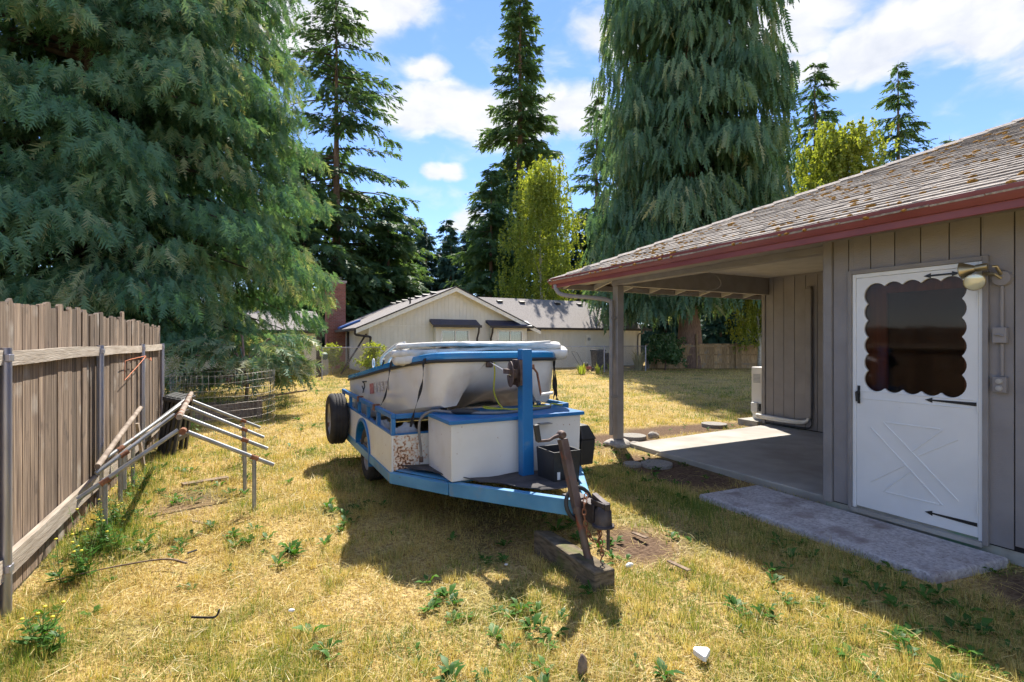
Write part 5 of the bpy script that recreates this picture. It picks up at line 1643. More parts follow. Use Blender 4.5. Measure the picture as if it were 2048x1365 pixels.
# ================================================================== cream neighbour house
NB = thing('cream_house', (9.5, 25.4, 0), 'low cream house with shingled gable and two bay windows behind the chain-link fence', 'house')
def np_(mb, name, mat, parent=None, **kw):
    return mb.build(name, mat, parent or NB, **kw)
GV, GL, GR, GA = 25.44, 5.17, 13.95, 9.54
ZE, ZA = 2.225, 4.44
EL, ER, EV, FV = 4.48, 14.60, 25.0, 36.9
sl_n = (ZA - ZE) / (GA - EL)
gz = lambda u: ZA - sl_n * abs(u - GA)
u = GL
while u < GR - .05:
    w = min(.205, GR - u)
    np_(MB().box(u + .003, u + w - .003, GV, GV + .02, -.05, 2.36), 'siding_board', 'n_wall')
    a, b = u + .003, u + w - .003
    za, zb = gz(a) - .05, gz(b) - .05
    if min(za, zb) > 2.40:
        np_(MB().hexa([(a, GV - .006, 2.385), (b, GV - .006, 2.385), (b, GV + .016, 2.385), (a, GV + .016, 2.385)], [(a, GV - .006, za), (b, GV - .006, zb), (b, GV + .016, zb), (a, GV + .016, za)]), 'siding_board', 'n_wall')
    u += .205
np_(MB().raw([(GL + .02, GV + .015, -.1), (GR - .02, GV + .015, -.1), (GR - .02, GV + .015, gz(GR) - .06), (GA, GV + .015, ZA - .06), (GL + .02, GV + .015, gz(GL) - .06)], [(0, 1, 2, 3, 4)]), 'gable_backing', 'n_trim')
v = GV + .02
while v < 36.4:
    np_(MB().box(GL, GL + .02, v + .004, v + .30, -.05, 2.42), 'siding_board', 'n_wall')
    v += .304
np_(MB().box(GL + .014, GL + .06, GV + .03, 36.4, -.1, 2.42), 'side_backing', 'n_trim')
np_(MB().box(GL - .012, GL + .06, GV - .012, GV - .001, -.05, 2.36), 'corner_board', 'n_trim')
def roof_quad(p, mat='shingle_far', name='roof', t=.05, parent=None):
    p = [Vector(q) for q in p]
    dz = Vector((0, 0, -t))
    n = len(p)
    V = p + [q + dz for q in p]
    return np_(MB().raw(V, [tuple(range(n)), tuple(range(2 * n - 1, n - 1, -1))] + [(i, (i + 1) % n, (i + 1) % n + n, i + n) for i in range(n)]), name, mat, parent)
rf = roof_quad([(EL, EV, ZE), (GA, EV, ZA), (GA, FV, ZA), (EL, FV, ZE)])
rf2 = roof_quad([(ER, EV, ZE), (ER, FV, ZE), (GA, FV, ZA), (GA, EV, ZA)])
# rake boards, dark edge, gutter
for s, e in ((1, EL), (-1, ER)):
    q = MB()
    q.hexa([(GA, EV - .03, ZA - .26), (GA, EV - .001, ZA - .26), (e, EV - .001, ZE - .26), (e, EV - .03, ZE - .26)], [(GA, EV - .03, ZA - .055), (GA, EV - .001, ZA - .055), (e, EV - .001, ZE - .055), (e, EV - .03, ZE - .055)])
    np_(q, 'rake_board', 'n_trim')
    q = MB()
    q.hexa([(GA, EV - .05, ZA - .052), (GA, EV + .1, ZA - .052), (e, EV + .1, ZE - .052), (e, EV - .05, ZE - .052)], [(GA, EV - .05, ZA + .012), (GA, EV + .1, ZA + .012), (e, EV + .1, ZE + .012), (e, EV - .05, ZE + .012)])
    np_(q, 'drip_edge', 'n_dark')
np_(MB().box(EL - .10, EL + .03, EV, FV, ZE - .12, ZE + .0), 'gutter', 'n_dark')
dsn = MB().tube(curve([(EL - .03, EV + .1, ZE - .1), (EL - .02, EV + .1, ZE - .30), (EL + .25, EV + .25, ZE - .36), (GL + .02, GV - .06, ZE - .42), (GL + .06, GV - .06, ZE - .6), (GL + .06, GV - .06, .05)], 5), .055, 6)
np_(dsn, 'downspout', 'n_dark', smooth=True)
np_(MB().tube([(GL - .05, 31.0, 2.15), (GL - .05, 31.0, .0)], .055, 6), 'downspout', 'n_dark', smooth=True)
# soffit under the front overhang
np_(MB().hexa([(EL + .05, EV + .02, ZE - .09), (GA, EV + .02, ZA - .09), (GA, GV - .01, ZA - .09), (EL + .05, GV - .01, ZE - .09)], [(EL + .05, EV + .02, ZE - .056), (GA, EV + .02, ZA - .056), (GA, GV - .01, ZA - .056), (EL + .05, GV - .01, ZE - .056)]), 'soffit', 'n_trim')
np_(MB().hexa([(GA, EV + .02, ZA - .09), (ER - .05, EV + .02, ZE - .09), (ER - .05, GV - .01, ZE - .09), (GA, GV - .01, ZA - .09)], [(GA, EV + .02, ZA - .056), (ER - .05, EV + .02, ZE - .056), (ER - .05, GV - .01, ZE - .056), (GA, GV - .01, ZA - .056)]), 'soffit', 'n_trim')
def vent(u, v, z, parent, sx=.34, sl=0):
    np_(MB().hexa([(u - sx / 2, v - .17, z), (u + sx / 2, v - .17, z), (u + sx / 2, v + .17, z), (u - sx / 2, v + .17, z)], [(u - sx / 2, v - .17, z + .10), (u + sx / 2, v - .17, z + .10), (u + sx / 2, v + .12, z + .17), (u - sx / 2, v + .12, z + .17)]), 'roof_vent', 'n_dark', parent)
for k in range(7):
    vv = 26.4 + k * 1.45
    vent(GA - .75, vv, gz(GA - .75) - .02, rf)
np_(MB().tube([(7.55, 26.6, gz(7.55) - .05), (7.55, 26.6, gz(7.55) + .32)], .05, 8), 'vent_pipe', 'n_dark', rf, smooth=True)
# bay boxes with windows and little dark awning roofs
for bi, (b0_, b1_, w0, w1, dx) in enumerate(((8.45, 10.62, 8.76, 10.24, 10.72), (11.62, 13.75, 11.98, 13.42, 11.52))):
    BV = 25.05
    bay = MB()
    bay.prism([(b0_, .55), (b1_, .55), (b1_, 2.42), (b0_, 2.42)], [[(w0, 1.12), (w1, 1.12), (w1, 2.14), (w0, 2.14)]], lambda a, b, d: (a, BV + d, b), .06)
    bay.box(b0_, b0_ + .05, BV + .062, GV - .008, .55, 2.40); bay.box(b1_ - .05, b1_, BV + .062, GV - .008, .55, 2.40); bay.box(b0_ + .052, b1_ - .052, BV + .062, GV - .008, .55, .60)
    bay_o = np_(bay, 'bay', 'n_wall')
    wn_ = MB().prism([(w0 - .06, 1.06), (w1 + .06, 1.06), (w1 + .06, 2.20), (w0 - .06, 2.20)], [[(w0 + .02, 1.14), ((w0 + w1) / 2 - .02, 1.14), ((w0 + w1) / 2 - .02, 2.12), (w0 + .02, 2.12)], [((w0 + w1) / 2 + .02, 1.14), (w1 - .02, 1.14), (w1 - .02, 2.12), ((w0 + w1) / 2 + .02, 2.12)]], lambda a, b, d: (a, BV - .03 + d, b), .05)
    win = np_(wn_, 'window', 'n_trim')
    np_(MB().box(w0, (w0 + w1) / 2, BV + .005, BV + .012, 1.13, 2.13), 'pane', 'window_glass', win)
    np_(MB().box((w0 + w1) / 2, w1, BV + .015, BV + .022, 1.13, 2.13), 'pane', 'window_glass', win)
    cu = MB()
    a_ = w0 if bi else (w0 + w1) / 2
    n = 22
    pr = [(a_ + (w1 - a_) * k / n, BV + .20 + .035 * math.sin(k * 2.4)) for k in range(n + 1)]
    cu.raw([(x, y_, 1.1) for x, y_ in pr] + [(x, y_, 2.2) for x, y_ in pr], [(k, k + 1, k + n + 2, k + n + 1) for k in range(n)])
    np_(cu, 'curtain', 'curtain', win, smooth='all')
    np_(MB().box(w0 - .1, w1 + .1, GV - .016, GV - .010, 1.0, 2.25), 'room_dark', 'dark_room', win)
    aw = MB().hexa([(b0_ - .22, 24.78, 2.36), (b1_ + .22, 24.78, 2.36), (b1_ + .22, GV - .01, 2.60), (b0_ - .22, GV - .01, 2.60)], [(b0_ - .22, 24.78, 2.42), (b1_ + .22, 24.78, 2.42), (b1_ + .22, GV - .01, 2.74), (b0_ - .22, GV - .01, 2.74)])
    aw_o = np_(aw, 'awning', 'awning')
    np_(MB().box(b0_ - .24, b1_ + .24, 24.68, 24.778, 2.30, 2.43), 'gutter', 'n_dark', aw_o)
    np_(MB().tube([(dx, 24.75, 2.30), (dx, 24.80, 2.05), (dx, 25.0, 1.75), (dx, 25.0, .05)], .05, 6), 'downspout', 'n_dark', smooth=True)
# right wing with hipped end
WV, WE, WR0, WR1 = 26.5, 26.1, 9.8, 23.0
ZW, ZRW = 2.40, 4.40
u = 13.98
while u < WR1:
    np_(MB().box(u + .003, u + .202, WV, WV + .02, -.05, 2.40), 'siding_board', 'n_wall')
    u += .205
np_(MB().box(13.9, WR1 + .1, WV + .014, WV + .06, -.1, 2.40).box(WR1 + .105, WR1 + .13, WV + .02, 33.0, -.1, 2.40), 'wing_backing', 'n_wall')
wr_ = roof_quad([(13.2, WE, ZW), (23.7, WE, ZW), (21.0, 29.9, ZRW), (10.2, 29.9, ZRW)], t=.06)
roof_quad([(23.7, WE, ZW), (23.7, 33.7, ZW), (21.0, 29.9, ZRW)], t=.06)
roof_quad([(23.7, 33.7, ZW), (10.2, 33.7, ZW), (10.2, 29.9, ZRW), (21.0, 29.9, ZRW)], t=.06)
np_(MB().box(14.75, 23.75, WE - .10, WE + .02, ZW - .13, ZW - .002), 'gutter', 'n_dark')
np_(MB().box(14.0, 23.6, WE + .03, WV - .005, ZW - .10, ZW - .065), 'soffit', 'n_trim')
for uu in (12.3, 14.1, 15.7, 18.4, 20.2):
    vent(uu, 29.3, ZRW - .36, wr_)
mtb = np_(MB().box(18.72, 19.08, WV - .12, WV - .002, 1.35, 1.98), 'meter_box', 'n_trim')
np_(MB().lathe([(0, -.10), (.09, -.09), (.10, 0)], (18.9, WV - .122, 1.72), (0, 1, 0), 16), 'meter', 'ac_grille', mtb, smooth=True)
np_(MB().tube([(18.75, WV - .05, 1.35), (18.75, WV - .05, .0)], .03, 6), 'conduit', 'n_trim', smooth=True)
np_(MB().tube(curve([(23.2, WE + .1, ZW - .1), (23.15, WE + .15, ZW - .3), (22.95, WV - .03, ZW - .5), (22.95, WV - .05, 0)], 4), .045, 6), 'downspout', 'trim_grey', smooth=True)
# brick chimney: brick courses of single bricks over a mortar core
chm = thing('brick_chimney', (4.62, 31.6, 0), 'red brick chimney at the left side of the cream house', 'chimney')
cxa, cxb, cya, cyb = 3.95, 5.0, 31.2, 32.0
MB().box(cxa + .02, cxb - .02, cya + .02, cyb - .02, -.1, 5.0).build('mortar_core', 'mortar', chm)
bme = None
for r_ in range(62):
    z = r_ * .08
    o_x = .0 if r_ % 2 else -.11
    x = cxa + o_x
    while x < cxb - .01:
        a, b = max(x, cxa), min(x + .205, cxb)
        if b - a > .05 and z > 1.4:
            o = link('brick', bpy.data.meshes.get('brick_unit') or MB().box(0, 1, 0, 1, 0, 1).build('brick_unit', 'brick').data, chm)
            o.location = (a - ORG[chm.name][0], cya - ORG[chm.name][1], z)
            o.scale = (b - a, .09, .066)
        x += .215
tmpo = bpy.data.objects.get('brick_unit')
if tmpo: bpy.data.objects.remove(tmpo)
lo = MB(); lo.box(cxa - .003, cxb + .003, cya + .004, cyb, .0, 1.40); lo.build('brick_base', 'brick', chm)
MB().box(cxa, cxb, cya + .095, cyb + .003, 1.41, 5.0).build('brick_flank', 'brick', chm)
MB().box(cxa - .06, cxb + .06, cya - .06, cyb + .06, 5.0, 5.12).build('cap', 'mortar', chm, bevel=.02)
MB().box(cxa + .2, cxb - .2, cya + .15, cyb - .15, 5.12, 5.36).build('flue', 'n_dark', chm)
solo(MB().hexa([(4.5, 29.8, 2.28), (5.6, 29.8, 2.72), (5.6, 30.9, 2.72), (4.5, 30.9, 2.28)], [(4.5, 29.8, 2.40), (5.6, 29.8, 2.84), (5.6, 30.9, 2.84), (4.5, 30.9, 2.40)]), 'blue_tarp', 'tarp_blue', 'folded blue tarp on the roof edge beside the brick chimney', 'tarp', (5, 30.3, 2.4), bevel=.03)
# small cream garage to the left
gar = thing('garage', (-.5, 24.6, 0), 'small cream garage with grey shingle roof left of the chimney', 'garage')
MB().box(-5.2, 2.66, 24.6, 24.7, -.1, 2.02).box(2.56, 2.66, 24.72, 30, -.1, 2.02).build('wall', 'n_wall', gar)
MB().box(2.661, 2.90, 24.62, 24.72, -.1, 1.98).build('corner_post', 'n_dark', gar)
MB().hexa([(-5.4, 24.1, 2.02), (3.05, 24.1, 2.02), (2.9, 27.2, 3.02), (-5.4, 27.2, 3.02)], [(-5.4, 24.1, 2.08), (3.05, 24.1, 2.08), (2.9, 27.2, 3.08), (-5.4, 27.2, 3.08)]).build('roof', 'shingle_far', gar)
MB().hexa([(-5.4, 27.21, 3.02), (2.9, 27.21, 3.02), (3.05, 30.2, 2.02), (-5.4, 30.2, 2.02)], [(-5.4, 27.21, 3.08), (2.9, 27.21, 3.08), (3.05, 30.2, 2.08), (-5.4, 30.2, 2.08)]).build('roof', 'shingle_far', gar)
MB().box(-5.4, 3.1, 24.0, 24.098, 1.93, 2.06).build('gutter', 'n_dark', gar)
solo(MB().bar((-.6, 24.0, .08), (1.7, 23.95, .40), .12, .06).bar((-.9, 23.9, .06), (1.6, 23.8, .06), .14, .08), 'lumber_pile', 'awning', 'bluish boards lying against the garage wall behind the wire fence', 'lumber', (.4, 23.9, 0))
pl = thing('concrete_planter', (5.0, 24.7, 0), 'square grey planter block by the cream house corner', 'planter')
bxx, byy = yard(-9.05, 24.2)
ORG[pl.name] = Vector((bxx, byy, 0)); pl.location = (bxx, byy, 0)
MB().box(bxx - .32, bxx + .32, byy - .3, byy + .3, -.05, .72).build('block', 'block_concrete', pl, bevel=.02)
MB().lathe([(0, .72), (.20, .722), (.27, .80), (.28, .98), (.20, 1.06), (0, 1.08)], (bxx + .05, byy, .0), (0, 0, 1), 14).build('green_pot', 'green_plastic', pl, smooth=True)
lad = thing('ladder', (*yard(-7.95, 24.6), 0), 'dark ladder leaning on the cream house side wall', 'ladder')
lx, ly_ = yard(-7.95, 24.6)
for dd in (0, .18):
    MB().bar((lx - .25, ly_ + dd, 0), (GL - .03, ly_ + .35 + dd, 1.95), .05, .04).build('rail', 'n_dark', lad)
rn = MB()
for k in range(6):
    t = (k + .6) / 6.4
    rn.tube([(lx - .25 + t * (GL - .03 - lx + .25), ly_ + .35 * t, 1.95 * t), (lx - .25 + t * (GL - .03 - lx + .25), ly_ + .35 * t + .18, 1.95 * t)], .014, 5)
rn.build('rungs', 'n_dark', lad)

# ------------------------------------------------------------------ chain-link fence
clf = thing('chain_link_fence', (*yard(-2, 23.8), 0), 'galvanised chain-link fence between the lawn and the cream house', 'fence')
line = [Vector(yard(-16.0, 18.6)), Vector(yard(-9.15, 21.1)), Vector(yard(-8.0, 21.55)), Vector(yard(-4.9, 22.6)), Vector(yard(-1.9, 23.8)), Vector(yard(1.4, 25.0)), Vector(yard(4.72, 26.2)), Vector(yard(7.2, 27.6)), Vector(yard(8.0, 30.0))]
HT = 1.33
for p in line:
    MB().tube([(p.x, p.y, -.1), (p.x, p.y, HT + .03)], .03, 8).build('post', 'galv_post', clf, smooth=True)
tr_ = MB().tube([(p.x, p.y, HT) for p in line], .02, 6); tr_.build('top_rail', 'galv_post', clf, smooth=True)
ms = MB()
def clip_line(a, b, L):
    return a, b
Vn, Fn = [], []
for p, q in zip(line, line[1:]):
    L = (q - p).length; d = (q - p) / L
    nn = Vector((-d.y, d.x))
    h = HT - .03; sp = .075
    k = -h
    while k < L:
        for s in (1, -1):
            # wire from (k,0) to (k+h,h) (or mirrored), clipped to 0..L
            t0, t1 = max(0, -k / h), min(1, (L - k) / h)
            if t1 - t0 < .02: continue
            pts = []
            for t in (t0, t1):
                along = k + t * h
                z = (t if s > 0 else 1 - t) * h + .03
                c = p + d * along
                pts.append(Vector((c.x, c.y, z)))
            b = len(Vn)
            for c in pts:
                Vn += [(c.x - nn.x * .003, c.y - nn.y * .003, c.z), (c.x + nn.x * .003, c.y + nn.y * .003, c.z + .003), (c.x + d.x * .004, c.y + d.y * .004, c.z - .004)]
            Fn += [(b, b + 1, b + 4, b + 3), (b + 1, b + 2, b + 5, b + 4), (b + 2, b, b + 3, b + 5)]
        k += sp
g0 = np.array(ORG[clf.name])
mesh_o = link('wire_mesh', mesh_np('wire_mesh', np.array(Vn) - g0, np.array(Fn), 'wire'), clf)
mesh_o['kind'] = 'stuff'

# ------------------------------------------------------------------ far cedar board fence on the right
ff = thing('cedar_fence', (*yard(11, 29.9), 0), 'golden-brown cedar board fence at the far end of the lawn on the right', 'fence')
fa, fb = Vector(yard(7.9, 30.3)), Vector(yard(18.5, 30.1))
Lf = (fb - fa).length; df = (fb - fa) / Lf; nf = Vector((df.y, -df.x))
fr2 = random.Random(8)
s = 0
while s < Lf:
    w = .145
    a, b = fa + df * (s + .004), fa + df * (s + w - .004)
    o_ = nf * -.03
    t_ = nf * -.018
    h = 1.44 + fr2.uniform(-.012, .012)
    MB().hexa([(*(a + o_), -.02), (*(b + o_), -.02), (*(b + o_ + t_), -.02), (*(a + o_ + t_), -.02)], [(*(a + o_), h), (*(b + o_), h), (*(b + o_ + t_), h), (*(a + o_ + t_), h)]).build('board', 'cedar_fence', ff)
    s += w
for z in (.25, .80, 1.30):
    a, b = fa, fb
    MB().bar((*a, z), (*b, z), .05, .09).build('rail', 'cedar_fence', ff)
for k in range(5):
    p = fa + df * (Lf * (k + .3) / 4.6) + nf * .04
    MB().box(p.x - .045, p.x + .045, p.y - .045, p.y + .045, -.05, 2.0 if k == 1 else 1.5).build('post', 'cedar_fence', ff)

# ------------------------------------------------------------------ plants, bins and mower by the far fences
def blades(name, loc, n, L, w, spread, leaf, label, cat, seed, arch=.5, tone=(.5, .2)):
    rng = np.random.default_rng(seed)
    an = rng.uniform(0, 2 * math.pi, n); r0 = spread * .25 * np.sqrt(rng.random(n))
    ln = L * rng.uniform(.55, 1.1, n); ls = arch * rng.uniform(.2, 1.0, n)
    V, F, T = [], [], []
    for i in range(n):
        o = np.array([math.cos(an[i]), math.sin(an[i]), 0]); l = np.array([-o[1], o[0], 0]) * w / 2
        p0 = o * r0[i]; p1 = p0 + o * ln[i] * ls[i] * .3 + np.array([0, 0, ln[i] * .6]); p2 = p0 + o * ln[i] * ls[i] * .85 + np.array([0, 0, ln[i] * (.95 - .35 * ls[i])])
        b = len(V)
        V += [p0 - l, p0 + l, p1 + l * .9, p1 - l * .9, p2]
        F += [(b, b + 1, b + 2), (b, b + 2, b + 3), (b + 3, b + 2, b + 4)]
        T += [np.clip(rng.normal(*tone), 0, 1)] * 5
    o = link(name, mesh_np(name, np.array(V), np.array(F), leaf, np.array(T)))
    o.location = (*loc, 0)
    return tag(o, label, cat)
for i, (x, y, n, lab) in enumerate([(3.35, 24.6, 46, 'largest iris clump by the chain-link fence, below the meter box'), (4.25, 25.0, 26, 'middle iris clump by the chain-link fence beside a post'), (4.95, 25.3, 26, 'right iris clump by the chain-link fence next to the porch post')]):
    blades('iris_clump', yard(x, y), n, .62, .045, .7, 'leaf_birch', lab, 'plant', 70 + i, .6)
blades('plume_grass', yard(6.9, 27.9), 90, 1.35, .05, .6, 'leaf_plume', 'pale straw-coloured ornamental grass beside the porch post, at the cedar fence', 'plant', 75, .8)
blades('grass_clump', yard(-9.9, 20.6), 60, .55, .03, 1.0, 'leaf_plume', 'dry pale grass clump at the chain-link fence by the garage', 'plant', 76, .8)
leafy_tree('young_bush', yard(-6.1, 22.6), 1.55, .2, .8, 130, 12, 'sparse yellow-green bush at the chain-link fence left of the boat', 'leaf_birch', 77, .09, .3, cat='bush', tr=.02, lobes=6)
leafy_tree('garage_bush', yard(-8.75, 24.9), 1.5, .2, .6, 120, 12, 'bright green bush squeezed beside the garage corner', 'leaf_birch', 78, .10, .4, cat='bush', tr=.02, lobes=6)
for i, (x, y, h, lab) in enumerate([(4.75, 28.3, 1.05, 'black wheeled bin left of the porch post by the cream wall'), (5.5, 28.6, .85, 'lower black bin next to the porch post by the cream wall')]):
    ux, vy = yard(x, y)
    b = thing('wheeled_bin', (ux, vy, 0), lab, 'bin')
    MB().hexa([(ux - .24, vy - .24, .06), (ux + .24, vy - .24, .06), (ux + .24, vy + .24, .06), (ux - .24, vy + .24, .06)], [(ux - .30, vy - .30, h), (ux + .30, vy - .30, h), (ux + .30, vy + .30, h), (ux - .30, vy + .30, h)]).build('body', 'bin_black', b, bevel=.02)
    MB().hexa([(ux - .33, vy - .34, h + .002), (ux + .33, vy - .34, h + .002), (ux + .33, vy + .33, h + .002), (ux - .33, vy + .33, h + .002)], [(ux - .30, vy - .30, h + .07), (ux + .30, vy - .30, h + .07), (ux + .30, vy + .30, h + .09), (ux - .30, vy + .30, h + .09)]).build('lid', 'bin_black', b, bevel=.015)
    for s_ in (-1, 1):
        MB().lathe([(0, -.03), (.12, -.03), (.12, .03), (0, .03)], (ux + s_ * .24, vy + .2, .10), (1, 0, 0), 14).build('wheel', 'tyre', b, smooth=True)
ux, vy = yard(3.9, 27.2)
lm = thing('lawn_mower', (ux, vy, 0), 'small red push mower with black handle by the cream wall', 'lawn mower')
MB().hexa([(ux - .28, vy - .25, .10), (ux + .28, vy - .25, .10), (ux + .28, vy + .25, .10), (ux - .28, vy + .25, .10)], [(ux - .22, vy - .2, .28), (ux + .22, vy - .2, .28), (ux + .22, vy + .2, .28), (ux - .22, vy + .2, .28)]).build('deck', 'red_paint', lm, bevel=.03)
MB().lathe([(.16, 0), (.16, .14), (.10, .2), (0, .21)], (ux, vy, .27), (0, 0, 1), 14).build('engine', 'bin_black', lm, smooth=True)
for sx in (-1, 1):
    for sy in (-1, 1):
        MB().lathe([(0, -.03), (.11, -.03), (.11, .03), (0, .03)], (ux + sx * .29, vy + sy * .2, .10), (1, 0, 0), 14).build('wheel', 'tyre', lm, smooth=True)
MB().tube(curve([(ux - .22, vy - .2, .28), (ux - .55, vy - .25, .75), (ux - .72, vy - .26, 1.0), (ux - .72, vy + .1, 1.02), (ux - .55, vy + .2, .75), (ux - .22, vy + .2, .28)][0:3], 4), .014, 6).tube(curve([(ux - .72, vy - .26, 1.0), (ux - .74, vy - .05, 1.03), (ux - .72, vy + .2, 1.0), (ux - .22, vy + .2, .28)], 4), .014, 6).build('handle', 'bin_black', lm, smooth='all')

# ================================================================== stones, pavers and litter
def disc(c, r, h, seed, label, name='stepping_stone'):
    rng = random.Random(seed)
    m = MB(); n = 26
    ring1 = [(c[0] + r * math.cos(2 * math.pi * k / n) * rng.uniform(.97, 1.02), c[1] + r * math.sin(2 * math.pi * k / n) * rng.uniform(.97, 1.02)) for k in range(n)]
    m.raw([(x, y, -.05) for x, y in ring1] + [(x, y, h) for x, y in ring1], [tuple(reversed(range(n))), tuple(range(n, 2 * n))] + [(k, (k + 1) % n, (k + 1) % n + n, k + n) for k in range(n)])
    solo(m, name, 'paver', label, 'paver', (c[0], c[1], -.05), bevel=.006, group='round stepping stones')
disc((7.78, 6.85), .23, .05, 1, 'round grey stepping stone near the heat pump')
disc((5.62, 6.60), .21, .05, 2, 'round grey stepping stone just right of the porch post')
disc((4.66, 5.02), .20, .035, 3, 'round grey stepping stone in the shade beside the patio slab')
disc((4.40, 5.18), .12, .025, 4, 'smaller sunken stepping stone beside the shaded one')
def rock(c, r, seed, mat, label, name='rock', cat='rock'):
    bm_ = bmesh.new(); bmesh.ops.create_icosphere(bm_, subdivisions=3, radius=1)
    rg2 = np.random.default_rng(seed); ph = rg2.uniform(0, 6, 6)
    for v in bm_.verts:
        p = v.co.copy()
        n = .14 * math.sin(2.3 * p.x + ph[0] + 2 * p.z) + .10 * math.sin(3.7 * p.y + ph[1]) + .06 * math.sin(7 * p.x + 5 * p.z + ph[2]) + .03 * math.sin(13 * p.y + ph[3])
        v.co = Vector((p.x * r[0], p.y * r[1], p.z * r[2])) * (1 + n)
    me = bpy.data.meshes.new(name); bm_.to_mesh(me); bm_.free()
    me.polygons.foreach_set('use_smooth', [True] * len(me.polygons)); me.materials.append(MATS[mat])
    o = link(name, me); o.location = c
    return tag(o, label, cat)
rock((5.06, 6.26, .02), (.21, .17, .085), 1, 'stone', 'flat pale footing stone under the porch post')
rock((5.26, 6.13, .01), (.10, .09, .05), 2, 'stone', 'small stone beside the porch post footing')
rock((5.98, 6.52, .02), (.11, .08, .06), 3, 'stone', 'pale rounded rock between the porch post and the far stepping stone')
ux, vy = yard(.965, 2.60)
solo(MB().prism([(-.042, .012), (-.03, .035), (.04, .03), (.046, .01), (.0, -.055), (-.012, -.052)], [], lambda a, b, d: (ux + a * CT + b * ST, vy - a * ST + b * CT, d), .03), 'white_stone', 'white_stone', 'small white triangular stone on the grass at the lower right', 'stone', (ux, vy, 0), bevel=.006)
for i, (x, y, r, lab) in enumerate([(-1.30, 3.02, .018, 'small white chip in the dry grass, lower left of the trailer shadow'), (.83, 3.63, .03, 'pale pebble on the bare earth right of the timber block'), (-.04, 3.64, .014, 'tiny white scrap in the trailer shadow')]):
    rock((*yard(x, y), .012), (r, r * .7, r * .5), 20 + i, 'white_stone', lab, 'pebble', 'stone')
def scrap(p, q, w, t, label, name, mat='debris', z=.012):
    a, b = Vector((*yard(*p), z)), Vector((*yard(*q), z + .01))
    solo(MB().bar(a, b, w, t), name, mat, label, 'debris', tuple(a), bevel=.003)
scrap((1.0, 4.25), (1.08, 4.1), .035, .01, 'short brown bark strip on bare earth right of the coupler', 'bark_strip')
scrap((1.13, 3.70), (1.22, 3.52), .035, .01, 'flat piece of brown bark right of the timber block', 'bark_strip')
scrap((-2.62, 4.42), (-2.82, 4.50), .03, .015, 'dark broken branch piece between the pipe frame legs', 'wood_piece')
scrap((-3.30, 5.95), (-3.62, 5.62), .10, .03, 'dark flat board scrap under the pipe frame near the fence', 'wood_piece')
solo(MB().tube(curve([(*yard(-1.84, 2.94), .015), (*yard(-1.76, 2.93), .018), (*yard(-1.70, 2.935), .02), (*yard(-1.69, 2.96), .05)], 4), .006, 6), 'bent_scrap', 'strap_black', 'small black bent scrap in the grass at lower left', 'debris', (*yard(-1.8, 2.94), 0), smooth='all')
scrap((-2.43, 3.83), (-2.38, 3.87), .025, .008, 'small dark leaf-like scrap right of the pipe frame front leg', 'wood_piece', 'strap_black')
br1 = MB().tube(curve([(*yard(-3.05, 3.35), .02), (*yard(-2.8, 3.52), .035), (*yard(-2.5, 3.66), .04), (*yard(-2.3, 3.62), .03)], 5), [.004] * 6 + [.006] * 5 + [.008] * 5, 6)
solo(br1, 'fallen_branch', 'debris', 'thin dark fallen branch lying in the grass left of the pipe frame', 'branch', (*yard(-2.8, 3.5), 0), smooth='all')
rock((*yard(.34, 2.47), .03), (.024, .024, .05), 31, 'debris', 'brown fir cone standing in the grass at the bottom edge', 'fir_cone', 'cone')

